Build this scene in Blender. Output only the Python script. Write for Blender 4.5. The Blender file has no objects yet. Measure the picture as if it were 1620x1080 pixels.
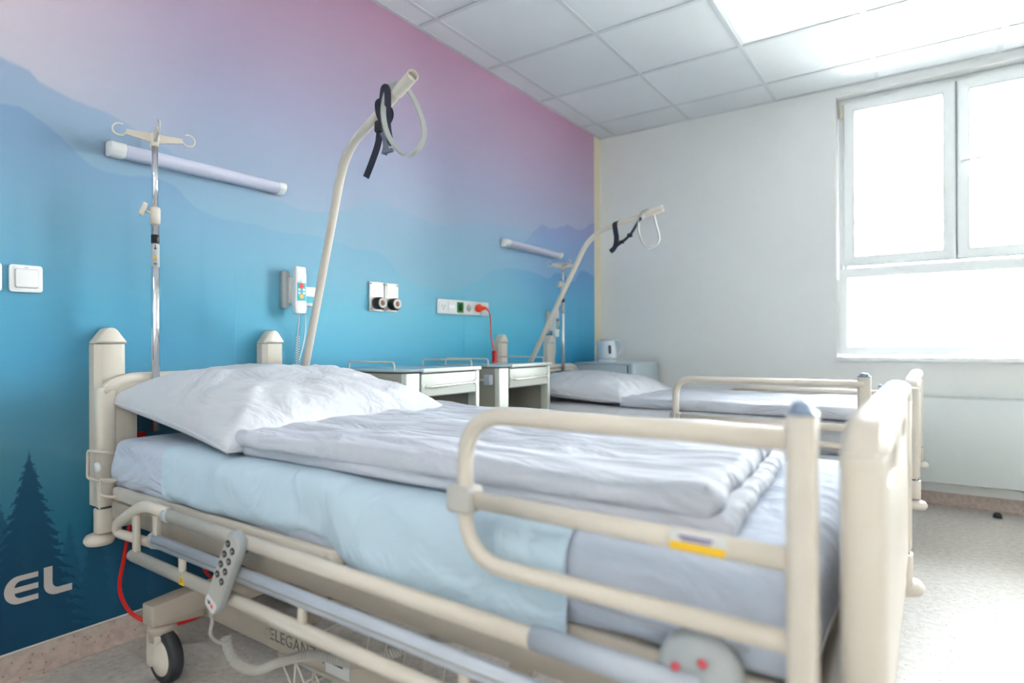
import bpy, bmesh, math, random
from mathutils import Vector, Matrix, noise
random.seed(7)
C = bpy.context.scene.collection
PI = math.pi
SC = bpy.context.scene

# ------------------------------------------------------------------ camera, world, exposure
CAM = (2.216, 0.0, 0.979)
cd = bpy.data.cameras.new('camera'); cam = bpy.data.objects.new('camera', cd); C.objects.link(cam)
cd.sensor_width = 36; cd.lens = 956.05/1620*36; cd.shift_y = 3.7/1620; cd.clip_start = 0.05
cam.matrix_world = Matrix.Translation(CAM) @ Matrix.Rotation(math.radians(34.81), 4, 'Z') @ Matrix.Rotation(PI/2, 4, 'X') @ Matrix.Rotation(math.radians(-0.229), 4, 'Z')
cd.dof.use_dof = True; cd.dof.focus_distance = 2.1; cd.dof.aperture_fstop = 1.7
SC.camera = cam
w = bpy.data.worlds.new('sky'); SC.world = w; w.use_nodes = True
nt_ = w.node_tree; bg_ = nt_.nodes['Background']         # overcast white sky above, duller ground below the horizon
tc_ = nt_.nodes.new('ShaderNodeTexCoord'); sp_ = nt_.nodes.new('ShaderNodeSeparateXYZ'); mr_ = nt_.nodes.new('ShaderNodeMapRange'); mc_ = nt_.nodes.new('ShaderNodeMix'); mc_.data_type = 'RGBA'
nt_.links.new(tc_.outputs['Generated'], sp_.inputs[0]); nt_.links.new(sp_.outputs[2], mr_.inputs['Value']); mr_.inputs['From Min'].default_value = -.12; mr_.inputs['From Max'].default_value = .02
nt_.links.new(mr_.outputs['Result'], mc_.inputs['Factor']); mc_.inputs['A'].default_value = (.44, .43, .42, 1); mc_.inputs['B'].default_value = (.975, .985, 1., 1)
nt_.links.new(mc_.outputs['Result'], bg_.inputs[0])
w.node_tree.nodes['Background'].inputs[1].default_value = 12.5
SC.view_settings.view_transform = 'Standard'; SC.view_settings.look = 'None'
SC.view_settings.exposure = 2.46; SC.view_settings.gamma = 1.0; SC.view_settings.use_curve_mapping = False
PANEL_E = 0.05     # faint glow of the ceiling panel in view

# ------------------------------------------------------------------ helpers
def lin(c):
    return tuple(((v/255)/12.92 if v/255 <= .04045 else ((v/255+.055)/1.055)**2.4) for v in c) + (1,)
def mat(name, col, rough=.5, metal=0, bump=0, bscale=60, var=0, vscale=8, spec=.5, emit=None, es=1, coat=0, trans=0, detail=3):
    m = bpy.data.materials.new(name); m.use_nodes = True; nt = m.node_tree; b = nt.nodes['Principled BSDF']
    b.inputs['Base Color'].default_value = lin(col); b.inputs['Roughness'].default_value = rough
    b.inputs['Metallic'].default_value = metal; b.inputs['Specular IOR Level'].default_value = spec
    b.inputs['Coat Weight'].default_value = coat; b.inputs['Transmission Weight'].default_value = trans
    if emit: b.inputs['Emission Color'].default_value = lin(emit); b.inputs['Emission Strength'].default_value = es
    tc = nt.nodes.new('ShaderNodeTexCoord')
    if bump:
        n = nt.nodes.new('ShaderNodeTexNoise'); n.inputs['Scale'].default_value = bscale; n.inputs['Detail'].default_value = detail
        bp = nt.nodes.new('ShaderNodeBump'); bp.inputs['Strength'].default_value = bump; bp.inputs['Distance'].default_value = .01
        nt.links.new(tc.outputs['Object'], n.inputs['Vector']); nt.links.new(n.outputs['Fac'], bp.inputs['Height'])
        nt.links.new(bp.outputs['Normal'], b.inputs['Normal'])
    n = nt.nodes.new('ShaderNodeTexNoise'); n.inputs['Scale'].default_value = vscale; n.inputs['Detail'].default_value = 2
    nt.links.new(tc.outputs['Object'], n.inputs['Vector'])
    hs = nt.nodes.new('ShaderNodeHueSaturation'); hs.inputs['Color'].default_value = lin(col)
    mr = nt.nodes.new('ShaderNodeMapRange'); mr.inputs['To Min'].default_value = 1-max(var, .012); mr.inputs['To Max'].default_value = 1+max(var, .012)
    nt.links.new(n.outputs['Fac'], mr.inputs['Value']); nt.links.new(mr.outputs['Result'], hs.inputs['Value'])
    nt.links.new(hs.outputs['Color'], b.inputs['Base Color'])
    return m
def finish(bm, ang=.6):
    for f in bm.faces: f.smooth = True
    for e in bm.edges:
        if len(e.link_faces) == 2 and e.calc_face_angle(0) > ang: e.smooth = False
def obj(name, bm, m, parent=None, ang=.6):
    finish(bm, ang)
    me = bpy.data.meshes.new(name); bm.to_mesh(me); bm.free()
    o = bpy.data.objects.new(name, me); C.objects.link(o); me.materials.append(m)
    if parent:
        o.parent = parent
        p = parent; off = Vector((0, 0, 0))
        while p: off += p.location; p = p.parent
        o.location = -off
    return o
def thing(name, label, cat, loc=(0, 0, 0), group=None):
    o = bpy.data.objects.new(name, None); C.objects.link(o); o.location = loc; o.empty_display_size = .1
    o['label'] = label; o['category'] = cat
    if group: o['group'] = group
    return o
def tag(o, label, cat, group=None):
    o['label'] = label; o['category'] = cat
    if group: o['group'] = group
    return o
def struct(o): o['kind'] = 'structure'; return o
def B(): return bmesh.new()
def box(bm, x0, x1, y0, y1, z0, z1, bev=0, seg=2):
    r = bmesh.ops.create_cube(bm, size=1)['verts']
    for v in r: v.co = Vector(((x0+x1)/2+v.co.x*(x1-x0), (y0+y1)/2+v.co.y*(y1-y0), (z0+z1)/2+v.co.z*(z1-z0)))
    if bev:
        es = list({e for v in r for e in v.link_edges})
        bmesh.ops.bevel(bm, geom=es, offset=bev, segments=seg, affect='EDGES', profile=.5)
    return bm
def bx(x0, x1, y0, y1, z0, z1, bev=0, seg=2): return box(B(), x0, x1, y0, y1, z0, z1, bev, seg)
def catmull(pts, n=8, closed=False):
    P = [Vector(p) for p in pts]; out = []; N = len(P)
    rng = range(N) if closed else range(N-1)
    for i in rng:
        if closed: a, b, c, d = P[i-1], P[i], P[(i+1) % N], P[(i+2) % N]
        else: a, b, c, d = P[max(i-1, 0)], P[i], P[i+1], P[min(i+2, N-1)]
        for k in range(n):
            t = k/n; t2 = t*t; t3 = t2*t
            out.append(.5*((2*b)+(-a+c)*t+(2*a-5*b+4*c-d)*t2+(-a+3*b-3*c+d)*t3))
    if not closed: out.append(P[-1])
    return out
def fillet(pts, r, seg=6, closed=False):
    P = [Vector(p) for p in pts]; N = len(P); out = []
    for i in range(N):
        if not closed and i in (0, N-1): out.append(P[i]); continue
        a, b, c = P[i-1], P[i], P[(i+1) % N]
        ri = r[i] if isinstance(r, (list, tuple)) else r
        u = (a-b); v = (c-b); lu, lv = u.length, v.length; u.normalize(); v.normalize()
        q = min(ri, lu*.49, lv*.49)
        if q < 1e-5: out.append(b); continue
        p0, p1 = b+u*q, b+v*q
        for k in range(seg+1):
            t = k/seg; out.append(p0*(1-t)**2+b*2*t*(1-t)+p1*t*t)
    return out
def tube(bm, pts, r, sides=10, closed=False, up=None, rx=None, cap=True, radii=None):
    """round or oval tube; r across, rx along the reference side"""
    P = [Vector(p) for p in pts]; N = len(P); rings = []
    T = []
    for i in range(N):
        a = P[(i-1) % N] if (closed or i) else P[0]; b = P[(i+1) % N] if (closed or i < N-1) else P[-1]
        T.append((b-a).normalized())
    ref = Vector(up) if up else (Vector((0, 0, 1)) if abs(T[0].z) < .9 else Vector((1, 0, 0)))
    n = (ref-T[0]*ref.dot(T[0])).normalized()
    for i in range(N):
        if up: n2 = Vector(up)-T[i]*Vector(up).dot(T[i])
        else: n2 = n-T[i]*n.dot(T[i])
        if n2.length > 1e-6: n = n2.normalized()
        s = T[i].cross(n); rr = radii[i] if radii else r; r2 = (rx if rx else rr)
        rings.append([bm.verts.new(P[i]+n*math.cos(2*PI*k/sides)*rr+s*math.sin(2*PI*k/sides)*(r2 if not radii else rr)) for k in range(sides)])
    M = N if closed else N-1
    for i in range(M):
        A, Bq = rings[i], rings[(i+1) % N]
        for k in range(sides):
            bm.faces.new((A[k], A[(k+1) % sides], Bq[(k+1) % sides], Bq[k]))
    if cap and not closed:
        bm.faces.new(rings[0][::-1]); bm.faces.new(rings[-1])
    return bm
def tb(pts, r, **k): return tube(B(), pts, r, **k)
def lathe(bm, prof, c=(0, 0, 0), axis='Z', seg=24):
    """prof: list of (radius, height)"""
    rings = []
    for (r, h) in prof:
        ring = []
        for k in range(seg):
            a = 2*PI*k/seg; u, v = r*math.cos(a), r*math.sin(a)
            p = (u, v, h) if axis == 'Z' else ((h, u, v) if axis == 'X' else (v, h, u))
            ring.append(bm.verts.new(Vector(c)+Vector(p)))
        rings.append(ring)
    for a, b in zip(rings[:-1], rings[1:]):
        for k in range(seg): bm.faces.new((a[k], a[(k+1) % seg], b[(k+1) % seg], b[k]))
    bm.faces.new(rings[0][::-1]); bm.faces.new(rings[-1])
    return bm
def lt(prof, c=(0, 0, 0), axis='Z', seg=24): return lathe(B(), prof, c, axis, seg)
def slab(loops, t, plane, off, bev=0):
    """flat plate from 2-D loops (first outline, then holes), plane 'yz' | 'xz' | 'xy', centred at off on the third axis"""
    cu = bpy.data.curves.new('tmp', 'CURVE'); cu.dimensions = '2D'; cu.fill_mode = 'BOTH'
    cu.extrude = max(t/2-bev, 0); cu.bevel_depth = bev; cu.bevel_resolution = 1; cu.offset = -bev
    for lp in loops:
        s = cu.splines.new('POLY'); s.points.add(len(lp)-1); s.use_cyclic_u = True
        for i, p in enumerate(lp): s.points[i].co = (p[0], p[1], 0, 1)
    o = bpy.data.objects.new('tmp', cu); C.objects.link(o)
    me = o.to_mesh(); bm = B(); bm.from_mesh(me); o.to_mesh_clear(); bpy.data.objects.remove(o); bpy.data.curves.remove(cu)
    bmesh.ops.remove_doubles(bm, verts=bm.verts, dist=1e-5)
    for v in bm.verts:
        a, b, c = v.co
        v.co = {'yz': (off+c, a, b), 'xz': (a, off+c, b), 'xy': (a, b, off+c)}[plane]
    bmesh.ops.recalc_face_normals(bm, faces=bm.faces)
    return bm
def rrect(a0, a1, b0, b1, r, seg=5):
    return [(p.x, p.y) for p in fillet([(a0, b0, 0), (a1, b0, 0), (a1, b1, 0), (a0, b1, 0)], r, seg, True)]
def f2(pts, r, seg=5):
    return [(p.x, p.y) for p in fillet([(a, b, 0) for a, b in pts], r, seg, True)]
def text_bm(s, size, plane, at, rot=0, depth=.0006, spacing=1):
    cu = bpy.data.curves.new('tmp', 'FONT'); cu.body = s; cu.size = size; cu.extrude = depth; cu.space_character = spacing
    o = bpy.data.objects.new('tmp', cu); C.objects.link(o)
    me = o.to_mesh(); bm = B(); bm.from_mesh(me); o.to_mesh_clear(); bpy.data.objects.remove(o); bpy.data.curves.remove(cu)
    for v in bm.verts:
        a, b, c = v.co
        a, b = a*math.cos(rot)-b*math.sin(rot), a*math.sin(rot)+b*math.cos(rot)
        v.co = {'yz': (at[0]+c, at[1]+a, at[2]+b), 'xz': (at[0]+a, at[1]-c, at[2]+b)}[plane]
    return bm
def gridbox(mn, mx, n, r, disp=None, warp=None):
    """rounded box with a dense surface grid; disp(p, nrm) -> Vector offset, warp(p) -> p"""
    bm = B(); V = {}
    def L(i, k):
        s = i/n[k]; s2 = .5-.5*math.cos(PI*s); s = .55*s+.45*s2
        return mn[k]+(mx[k]-mn[k])*s
    def g(i, j, k):
        key = (i, j, k)
        if key not in V:
            p = Vector((L(i, 0), L(j, 1), L(k, 2)))
            c = Vector([min(max(p[q], mn[q]+r), mx[q]-r) for q in range(3)])
            d = p-c
            if d.length > 1e-7:
                nn = d.normalized(); p = c+nn*r
            else: nn = Vector((0, 0, 1))
            if disp: p = p+disp(p, nn)
            if warp: p = warp(p)
            V[key] = bm.verts.new(p)
        return V[key]
    nx, ny, nz = n
    for i in range(nx):
        for j in range(ny):
            bm.faces.new((g(i, j, nz), g(i+1, j, nz), g(i+1, j+1, nz), g(i, j+1, nz)))
            bm.faces.new((g(i, j, 0), g(i, j+1, 0), g(i+1, j+1, 0), g(i+1, j, 0)))
    for i in range(nx):
        for k in range(nz):
            bm.faces.new((g(i, 0, k), g(i+1, 0, k), g(i+1, 0, k+1), g(i, 0, k+1)))
            bm.faces.new((g(i, ny, k), g(i, ny, k+1), g(i+1, ny, k+1), g(i+1, ny, k)))
    for j in range(ny):
        for k in range(nz):
            bm.faces.new((g(0, j, k), g(0, j, k+1), g(0, j+1, k+1), g(0, j+1, k)))
            bm.faces.new((g(nx, j, k), g(nx, j+1, k), g(nx, j+1, k+1), g(nx, j, k+1)))
    return bm
nz3 = lambda x, y, z=0: noise.noise(Vector((x, y, z)))
def ridge(x, y, z=0): return 1-abs(nz3(x, y, z))*2     # sharp crests, like creases

# ------------------------------------------------------------------ materials
M = {}
M['wall'] = mat('painted_wall', (236, 237, 235), .75, bump=.08, bscale=180)
M['cream_wall'] = mat('cream_wall', (226, 216, 190), .75, bump=.05, bscale=180)
M['tile'] = mat('ceiling_tile_board', (228, 232, 234), .85, bump=.1, bscale=300)
M['tbar'] = mat('ceiling_rail_paint', (212, 217, 219), .5)
M['pvc'] = mat('white_window_pvc', (244, 247, 247), .35)
M['gasket'] = mat('grey_gasket', (120, 128, 132), .6)
M['cream'] = mat('cream_bed_lacquer', (216, 206, 193), .38, coat=.2)
M['cream_dark'] = mat('beige_bed_steel', (188, 176, 162), .42)
M['greyblue'] = mat('pale_grey_blue_plastic', (186, 192, 204), .3, coat=.3)
M['clampgrey'] = mat('clamp_grey_plastic', (188, 184, 178), .45)
M['cap_blue'] = mat('grey_blue_cap', (128, 146, 172), .25, coat=.5)
M['sheet'] = mat('white_cotton_sheet', (198, 201, 211), .85, bump=.5, bscale=9, detail=5)
M['sheet_blue'] = mat('bluish_white_mattress_sheet', (198, 206, 222), .85, bump=.5, bscale=9, detail=5)
M['mint'] = mat('mint_draw_sheet_fabric', (196, 216, 230), .85, bump=.5, bscale=8, detail=5)
M['pillow'] = mat('white_pillowcase', (210, 211, 217), .85, bump=.5, bscale=8, detail=5)
def creases(m, strength, dist, scale, st=(1, 1, 1), fine=.25):
    nt = m.node_tree; b = nt.nodes['Principled BSDF']; N, Lk = nt.nodes.new, nt.links.new
    tc = N('ShaderNodeTexCoord'); mp = N('ShaderNodeMapping'); mp.inputs['Scale'].default_value = st; Lk(tc.outputs['Object'], mp.inputs['Vector'])
    a = N('ShaderNodeTexNoise'); a.inputs['Scale'].default_value = scale; a.inputs['Detail'].default_value = 3; a.inputs['Distortion'].default_value = 1.6; Lk(mp.outputs[0], a.inputs['Vector'])
    r = N('ShaderNodeTexNoise'); r.noise_type = 'RIDGED_MULTIFRACTAL'; r.inputs['Scale'].default_value = scale*.8; r.inputs['Detail'].default_value = 2; r.inputs['Distortion'].default_value = .9; Lk(mp.outputs[0], r.inputs['Vector'])
    s1 = N('ShaderNodeMath'); s1.operation = 'MULTIPLY'; s1.inputs[1].default_value = fine; Lk(r.outputs['Fac'], s1.inputs[0])
    s2 = N('ShaderNodeMath'); s2.operation = 'ADD'; Lk(a.outputs['Fac'], s2.inputs[0]); Lk(s1.outputs[0], s2.inputs[1])
    bp = N('ShaderNodeBump'); bp.inputs['Strength'].default_value = strength; bp.inputs['Distance'].default_value = dist
    Lk(s2.outputs[0], bp.inputs['Height']); Lk(bp.outputs['Normal'], b.inputs['Normal'])
creases(M['sheet'], .8, .035, 5.5, (.6, 1.5, 1)); creases(M['pillow'], .6, .03, 5)
creases(M['sheet_blue'], .8, .03, 5, (.8, 1, 1.6)); creases(M['mint'], .6, .035, 4.5, (1.5, .8, 1))
M['chrome'] = mat('chrome', (222, 222, 224), .08, 1)
M['steel'] = mat('brushed_steel', (205, 200, 196), .32, 1, bump=.03, bscale=200)
M['black'] = mat('black_rubber', (28, 30, 34), .5)
M['tyre'] = mat('dark_grey_tyre', (46, 49, 54), .55)
M['strap'] = mat('navy_webbing', (44, 48, 66), .75, bump=.3, bscale=400)
M['strap_grey'] = mat('grey_webbing', (110, 120, 138), .7, bump=.3, bscale=400)
M['handle_grey'] = mat('grey_rubber_strap', (172, 174, 172), .45)
M['white_plastic'] = mat('white_plastic', (224, 224, 224), .3, coat=.2)
M['grey_plastic'] = mat('pale_grey_plastic', (176, 180, 182), .4)
M['teal'] = mat('teal_print', (20, 165, 178), .35)
M['red'] = mat('red_plastic', (222, 30, 24), .35)
M['orange_red'] = mat('orange_red_plug', (240, 62, 20), .35)
M['yellow'] = mat('yellow_print', (245, 196, 20), .4)
M['yellow_d'] = mat('amber_print', (240, 170, 30), .4)
M['green'] = mat('green_socket', (20, 140, 60), .35)
M['green_d'] = mat('dark_green_socket', (6, 84, 34), .4)
M['brown'] = mat('brown_core', (150, 92, 50), .4)
M['purple'] = mat('purple_print', (96, 76, 140), .5)
M['laminate'] = mat('pale_grey_laminate', (206, 210, 200), .35)
M['laminate_d'] = mat('shaded_grey_laminate', (152, 150, 138), .5)  # darker laminate: shade of the cabinet sides and inside put into its colour
M['glasstop'] = mat('grey_blue_top_laminate', (168, 186, 192), .18, coat=.3)
M['edge_dark'] = mat('dark_edge', (70, 78, 84), .5)
M['fridge'] = mat('pale_blue_grey_enamel', (186, 200, 208), .3, coat=.2, bump=.05, bscale=120)
M['kettle_b'] = mat('kettle_white', (222, 232, 240), .2, coat=.4)
M['lamp_dif'] = mat('opal_lamp_diffuser', (196, 196, 214), .3, coat=.2)
M['rad'] = mat('radiator_enamel', (216, 222, 222), .3, coat=.2)
M['grey_print'] = mat('grey_print', (120, 116, 108), .6)
M['letter'] = mat('pale_letter_print', (196, 188, 184), .6)
M['pink_spot'] = mat('pink_red_mark', (235, 90, 100), .4)
M['panel'] = mat('lit_panel_diffuser', (245, 249, 250), .4, emit=(236, 246, 250), es=PANEL_E)
def floor_mat(name, base, dark, spots=1):
    m = bpy.data.materials.new(name); m.use_nodes = True; nt = m.node_tree; b = nt.nodes['Principled BSDF']
    N, Lk = nt.nodes.new, nt.links.new
    tc = N('ShaderNodeTexCoord'); v = N('ShaderNodeTexVoronoi'); v.inputs['Scale'].default_value = 95
    Lk(tc.outputs['Object'], v.inputs['Vector'])
    n = N('ShaderNodeTexNoise'); n.inputs['Scale'].default_value = 42; n.inputs['Detail'].default_value = 5; Lk(tc.outputs['Object'], n.inputs['Vector'])
    r = N('ShaderNodeValToRGB'); r.color_ramp.elements[0].position = .36; r.color_ramp.elements[0].color = lin(dark)
    r.color_ramp.elements[1].position = .62; r.color_ramp.elements[1].color = lin(base); Lk(n.outputs['Fac'], r.inputs['Fac'])
    r2 = N('ShaderNodeValToRGB'); r2.color_ramp.interpolation = 'CONSTANT'; e = r2.color_ramp.elements
    e[0].color = (1, 1, 1, 1); e[1].position = .90; e[1].color = (.45, .38, .33, 1)
    sp = N('ShaderNodeSeparateColor'); Lk(v.outputs['Color'], sp.inputs[0]); Lk(sp.outputs[0], r2.inputs['Fac'])
    mx = N('ShaderNodeMix'); mx.data_type = 'RGBA'; mx.blend_type = 'MULTIPLY'
    lt_ = N('ShaderNodeMath'); lt_.operation = 'LESS_THAN'; lt_.inputs[1].default_value = .28; Lk(v.outputs['Distance'], lt_.inputs[0])
    ml = N('ShaderNodeMath'); ml.operation = 'MULTIPLY'; ml.inputs[1].default_value = .8*spots; Lk(lt_.outputs[0], ml.inputs[0])
    Lk(ml.outputs[0], mx.inputs['Factor']); Lk(r.outputs['Color'], mx.inputs['A']); Lk(r2.outputs['Color'], mx.inputs['B'])
    Lk(mx.outputs['Result'], b.inputs['Base Color']); b.inputs['Roughness'].default_value = .55
    return m
M['fill_panel'] = mat('added_fill_panel', (250, 246, 238), .4, emit=(255, 251, 244), es=1.9)  # emission for the unseen fill panels
M['floor'] = floor_mat('speckled_vinyl', (192, 185, 179), (176, 168, 161))
M['base'] = floor_mat('speckled_vinyl_skirting', (190, 172, 162), (172, 154, 144), .9)

# mural: printed mountains, mist and firs, driven by wall coordinates (y along the wall, z up)
def mural_mat():
    m = bpy.data.materials.new('mountain_mural_print'); m.use_nodes = True; nt = m.node_tree; b = nt.nodes['Principled BSDF']
    N, Lk = nt.nodes.new, nt.links.new
    def inp(s, v):
        if isinstance(v, (int, float)): s.default_value = v
        elif isinstance(v, tuple): s.default_value = v
        else: Lk(v, s)
    def ma(op, a, b_=0, c=0, clamp=False):
        n = N('ShaderNodeMath'); n.operation = op; n.use_clamp = clamp
        inp(n.inputs[0], a); inp(n.inputs[1], b_)
        if len(n.inputs) > 2: inp(n.inputs[2], c)
        return n.outputs[0]
    def mr(v, a, b_, c=0., d=1., smooth=False):
        n = N('ShaderNodeMapRange'); n.interpolation_type = 'SMOOTHSTEP' if smooth else 'LINEAR'
        inp(n.inputs['Value'], v); n.inputs['From Min'].default_value = a; n.inputs['From Max'].default_value = b_
        n.inputs['To Min'].default_value = c; n.inputs['To Max'].default_value = d; return n.outputs['Result']
    def mix(f, a, b_):
        n = N('ShaderNodeMix'); n.data_type = 'RGBA'; inp(n.inputs['Factor'], f); inp(n.inputs['A'], a); inp(n.inputs['B'], b_); return n.outputs['Result']
    tc = N('ShaderNodeTexCoord'); sx = N('ShaderNodeSeparateXYZ'); Lk(tc.outputs['Object'], sx.inputs[0]); y, z = sx.outputs[1], sx.outputs[2]
    def nz(scale, det=4, off=0.):
        mp = N('ShaderNodeMapping'); mp.inputs['Location'].default_value = (off, off, 0); Lk(tc.outputs['Object'], mp.inputs['Vector'])
        n = N('ShaderNodeTexNoise'); n.inputs['Scale'].default_value = scale; n.inputs['Detail'].default_value = det; Lk(mp.outputs[0], n.inputs['Vector'])
        return ma('SUBTRACT', n.outputs['Fac'], .5)
    def ramp(v, stops):     # stops (z, rgb)
        z0, z1 = stops[0][0], stops[-1][0]; r = N('ShaderNodeValToRGB'); e = r.color_ramp.elements
        inp(r.inputs['Fac'], mr(v, z0, z1))
        e[0].position = 0; e[0].color = lin(stops[0][1]); e[1].position = 1; e[1].color = lin(stops[-1][1])
        for (p, c) in stops[1:-1]:
            el = e.new((p-z0)/(z1-z0)); el.color = lin(c)
        return r.outputs['Color']
    def curve(pts, jag=.0, joff=0.):
        n = N('ShaderNodeFloatCurve'); cv = n.mapping.curves[0]; n.mapping.use_clip = False
        y0, y1 = -1.7, 4.6
        P = sorted(((py-y0)/(y1-y0), pz/3.) for py, pz in pts)
        P = [(0., P[0][1])]+P+[(1., P[-1][1])]
        cv.points[0].location = P[0]; cv.points[1].location = P[-1]
        for p in P[1:-1]: cv.points.new(*p)
        n.mapping.update()
        inp(n.inputs['Value'], mr(y, y0, y1))
        h = ma('MULTIPLY', n.outputs[0], 3.)
        if jag: h = ma('ADD', h, ma('MULTIPLY', nz(9, 6, joff), jag))
        return h
    def below(h, soft=.006): return mr(ma('SUBTRACT', h, z), -soft, soft, 0., 1., True)
    big = nz(1.3, 2)
    zz = ma('ADD', z, ma('MULTIPLY', big, .12))
    sky = ramp(zz, [(1.45, (158, 192, 214)), (1.75, (168, 182, 210)), (2.0, (176, 172, 202)), (2.3, (190, 166, 194)), (2.6, (202, 158, 188))])
    pale = ramp(zz, [(1.45, (188, 204, 222)), (1.8, (218, 214, 226)), (2.1, (238, 218, 230)), (2.4, (214, 190, 214))])
    sky = mix(mr(y, .35, 1.30, 1., 0., True), sky, pale)
    A = curve([(-1.6, 1.9), (.3, 1.86), (.593, 1.815), (.66, 1.804), (.691, 1.774), (.756, 1.758), (.834, 1.743), (.937, 1.72), (1.007, 1.69), (1.066, 1.668), (1.193, 1.64), (1.35, 1.60), (1.508, 1.572), (1.686, 1.56), (1.85, 1.60), (2.023, 1.675), (2.228, 1.655), (2.52, 1.635), (2.861, 1.71), (3.1, 1.73), (3.456, 1.745), (4.345, 1.80)], .03, 3.)
    Cc = curve([(-1.6, .4), (2.9, 1.2), (3.2, 1.55), (3.35, 1.66), (3.456, 1.741), (3.55, 1.80), (3.68, 1.795), (3.75, 1.808), (3.935, 1.86), (4.06, 1.85), (4.184, 1.88), (4.345, 1.94)], .05, 8.)
    Bc = curve([(-1.6, 1.3), (.2, 1.55), (.4, 1.64), (.593, 1.681), (.637, 1.687), (.667, 1.674), (.739, 1.628), (.798, 1.574), (.861, 1.549), (.927, 1.547), (1.007, 1.56), (1.07, 1.548), (1.183, 1.472), (1.255, 1.461), (1.386, 1.457), (1.528, 1.446), (1.686, 1.455), (1.897, 1.427), (2.054, 1.425), (2.226, 1.317), (2.416, 1.282), (2.625, 1.28), (2.768, 1.327), (2.922, 1.396), (3.019, 1.436), (3.191, 1.465), (3.493, 1.457), (3.643, 1.44), (3.748, 1.485), (3.9, 1.47), (3.979, 1.44), (4.129, 1.54), (4.341, 1.515)], .02, 5.)
    col = sky
    la = ramp(z, [(1.25, (132, 192, 216)), (1.5, (144, 188, 214)), (1.68, (156, 186, 214)), (1.85, (164, 182, 214))])
    col = mix(ma('MULTIPLY', below(A, .008), mr(y, 1.2, 2.4, .95, .92, True)), col, la)
    lc = ramp(z, [(1.4, (132, 178, 216)), (1.7, (138, 164, 212)), (1.95, (150, 146, 200))])
    col = mix(ma('MULTIPLY', below(Cc, .006), mr(y, 3.0, 3.7, 0., .8, True)), col, lc)
    lb = ramp(z, [(.0, (6, 72, 112)), (.2, (8, 84, 128)), (.42, (16, 108, 150)), (.62, (88, 150, 170)), (.8, (84, 158, 186)), (.95, (72, 166, 206)), (1.12, (92, 180, 214)), (1.28, (118, 184, 214)), (1.45, (132, 182, 214)), (1.7, (140, 172, 212))])
    lb2 = ramp(z, [(.0, (6, 72, 112)), (.45, (18, 118, 170)), (.7, (34, 140, 190)), (.95, (78, 190, 226)), (1.12, (104, 200, 228)), (1.28, (126, 194, 220)), (1.47, (132, 186, 216)), (1.6, (132, 180, 214))])
    lb3 = ramp(z, [(.0, (6, 72, 112)), (.7, (28, 138, 190)), (.9, (44, 156, 204)), (1.1, (84, 176, 216)), (1.3, (98, 172, 214)), (1.5, (104, 156, 208))])
    lbx = mix(mr(y, 1.0, 1.9, 0., 1., True), lb, lb2)
    lbx = mix(mr(y, 2.9, 3.9, 0., 1., True), lbx, lb3)
    col = mix(ma('MULTIPLY', below(Bc, .006), mr(y, 1.0, 2.2, .93, .97, True)), col, lbx)
    D = curve([(-1.6, .75), (.3, .70), (.589, .672), (.68, .668), (.733, .64), (.827, .595), (1.0, .56), (1.4, .60), (2.2, .58), (4.3, .6)], .02, 9.)
    ld = ramp(z, [(.0, (4, 62, 98)), (.25, (8, 84, 124)), (.45, (24, 122, 148)), (.68, (84, 150, 168))])
    col = mix(ma('MULTIPLY', below(D, .02), .8), col, ld)
    # firs
    wy = ma('ADD', y, ma('MULTIPLY', nz(70, 4, 2.), .022)); wz = ma('ADD', z, ma('MULTIPLY', nz(48, 3, 4.), .03))
    def fir(y0, zt, slope, col_, amt, col, freq=26., soft=.004):
        t = ma('SUBTRACT', zt, wz)
        saw = ma('FRACT', ma('MULTIPLY', ma('ADD', t, ma('MULTIPLY', ma('ABSOLUTE', ma('SUBTRACT', wy, y0)), -.35)), freq))
        wd = ma('MULTIPLY', ma('MULTIPLY', t, slope), ma('ADD', .62, ma('MULTIPLY', saw, .38)))
        wd = ma('MINIMUM', ma('ADD', wd, .002), ma('ADD', .03, ma('MULTIPLY', slope, .45)))
        d = ma('SUBTRACT', wd, ma('ABSOLUTE', ma('SUBTRACT', wy, y0)))
        return mix(ma('MULTIPLY', mr(d, -soft, soft, 0., 1., True), amt), col, col_)
    far = lin((14, 92, 124)); near = lin((6, 76, 112)); mist = lin((70, 150, 196))
    for (a, b_, s) in ((.72, 1.42, .16), (.80, 1.36, .14), (.93, 1.40, .15), (1.02, 1.34, .13), (.63, 1.34, .13), (1.18, 1.30, .12), (3.95, 1.3, .14), (4.1, 1.34, .13), (4.2, 1.28, .12)):
        col = fir(a, b_, s, mist, .16, col, 22., .03)
    for (a, b_, s) in ((.83, .47, .18), (.76, .42, .22), (.94, .50, .16), (1.1, .46, .2), (1.3, .5, .2), (1.55, .48, .2), (1.9, .5, .2), (2.3, .48, .2), (2.8, .5, .2), (.50, .56, .22), (.40, .62, .2), (.2, .6, .22)):
        col = fir(a, b_, s, far, .5, col, 24., .006)
    col = fir(.585, .53, .3, near, .7, col)
    col = fir(.658, .655, .30, near, .9, col, 30.)
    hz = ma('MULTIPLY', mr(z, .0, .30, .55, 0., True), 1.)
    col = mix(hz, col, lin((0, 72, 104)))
    dk = N('ShaderNodeMix'); dk.data_type = 'RGBA'; dk.blend_type = 'MULTIPLY'; Lk(mr(y, 1.4, 3.2, 1., .2, True), dk.inputs['Factor']); Lk(col, dk.inputs['A']); dk.inputs['B'].default_value = (.72, .70, .70, 1); col = dk.outputs['Result']  # print dimmed away from the window wall: light falloff evened out in colour
    Lk(col, b.inputs['Base Color']); b.inputs['Roughness'].default_value = .5; b.inputs['Specular IOR Level'].default_value = .35
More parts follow.
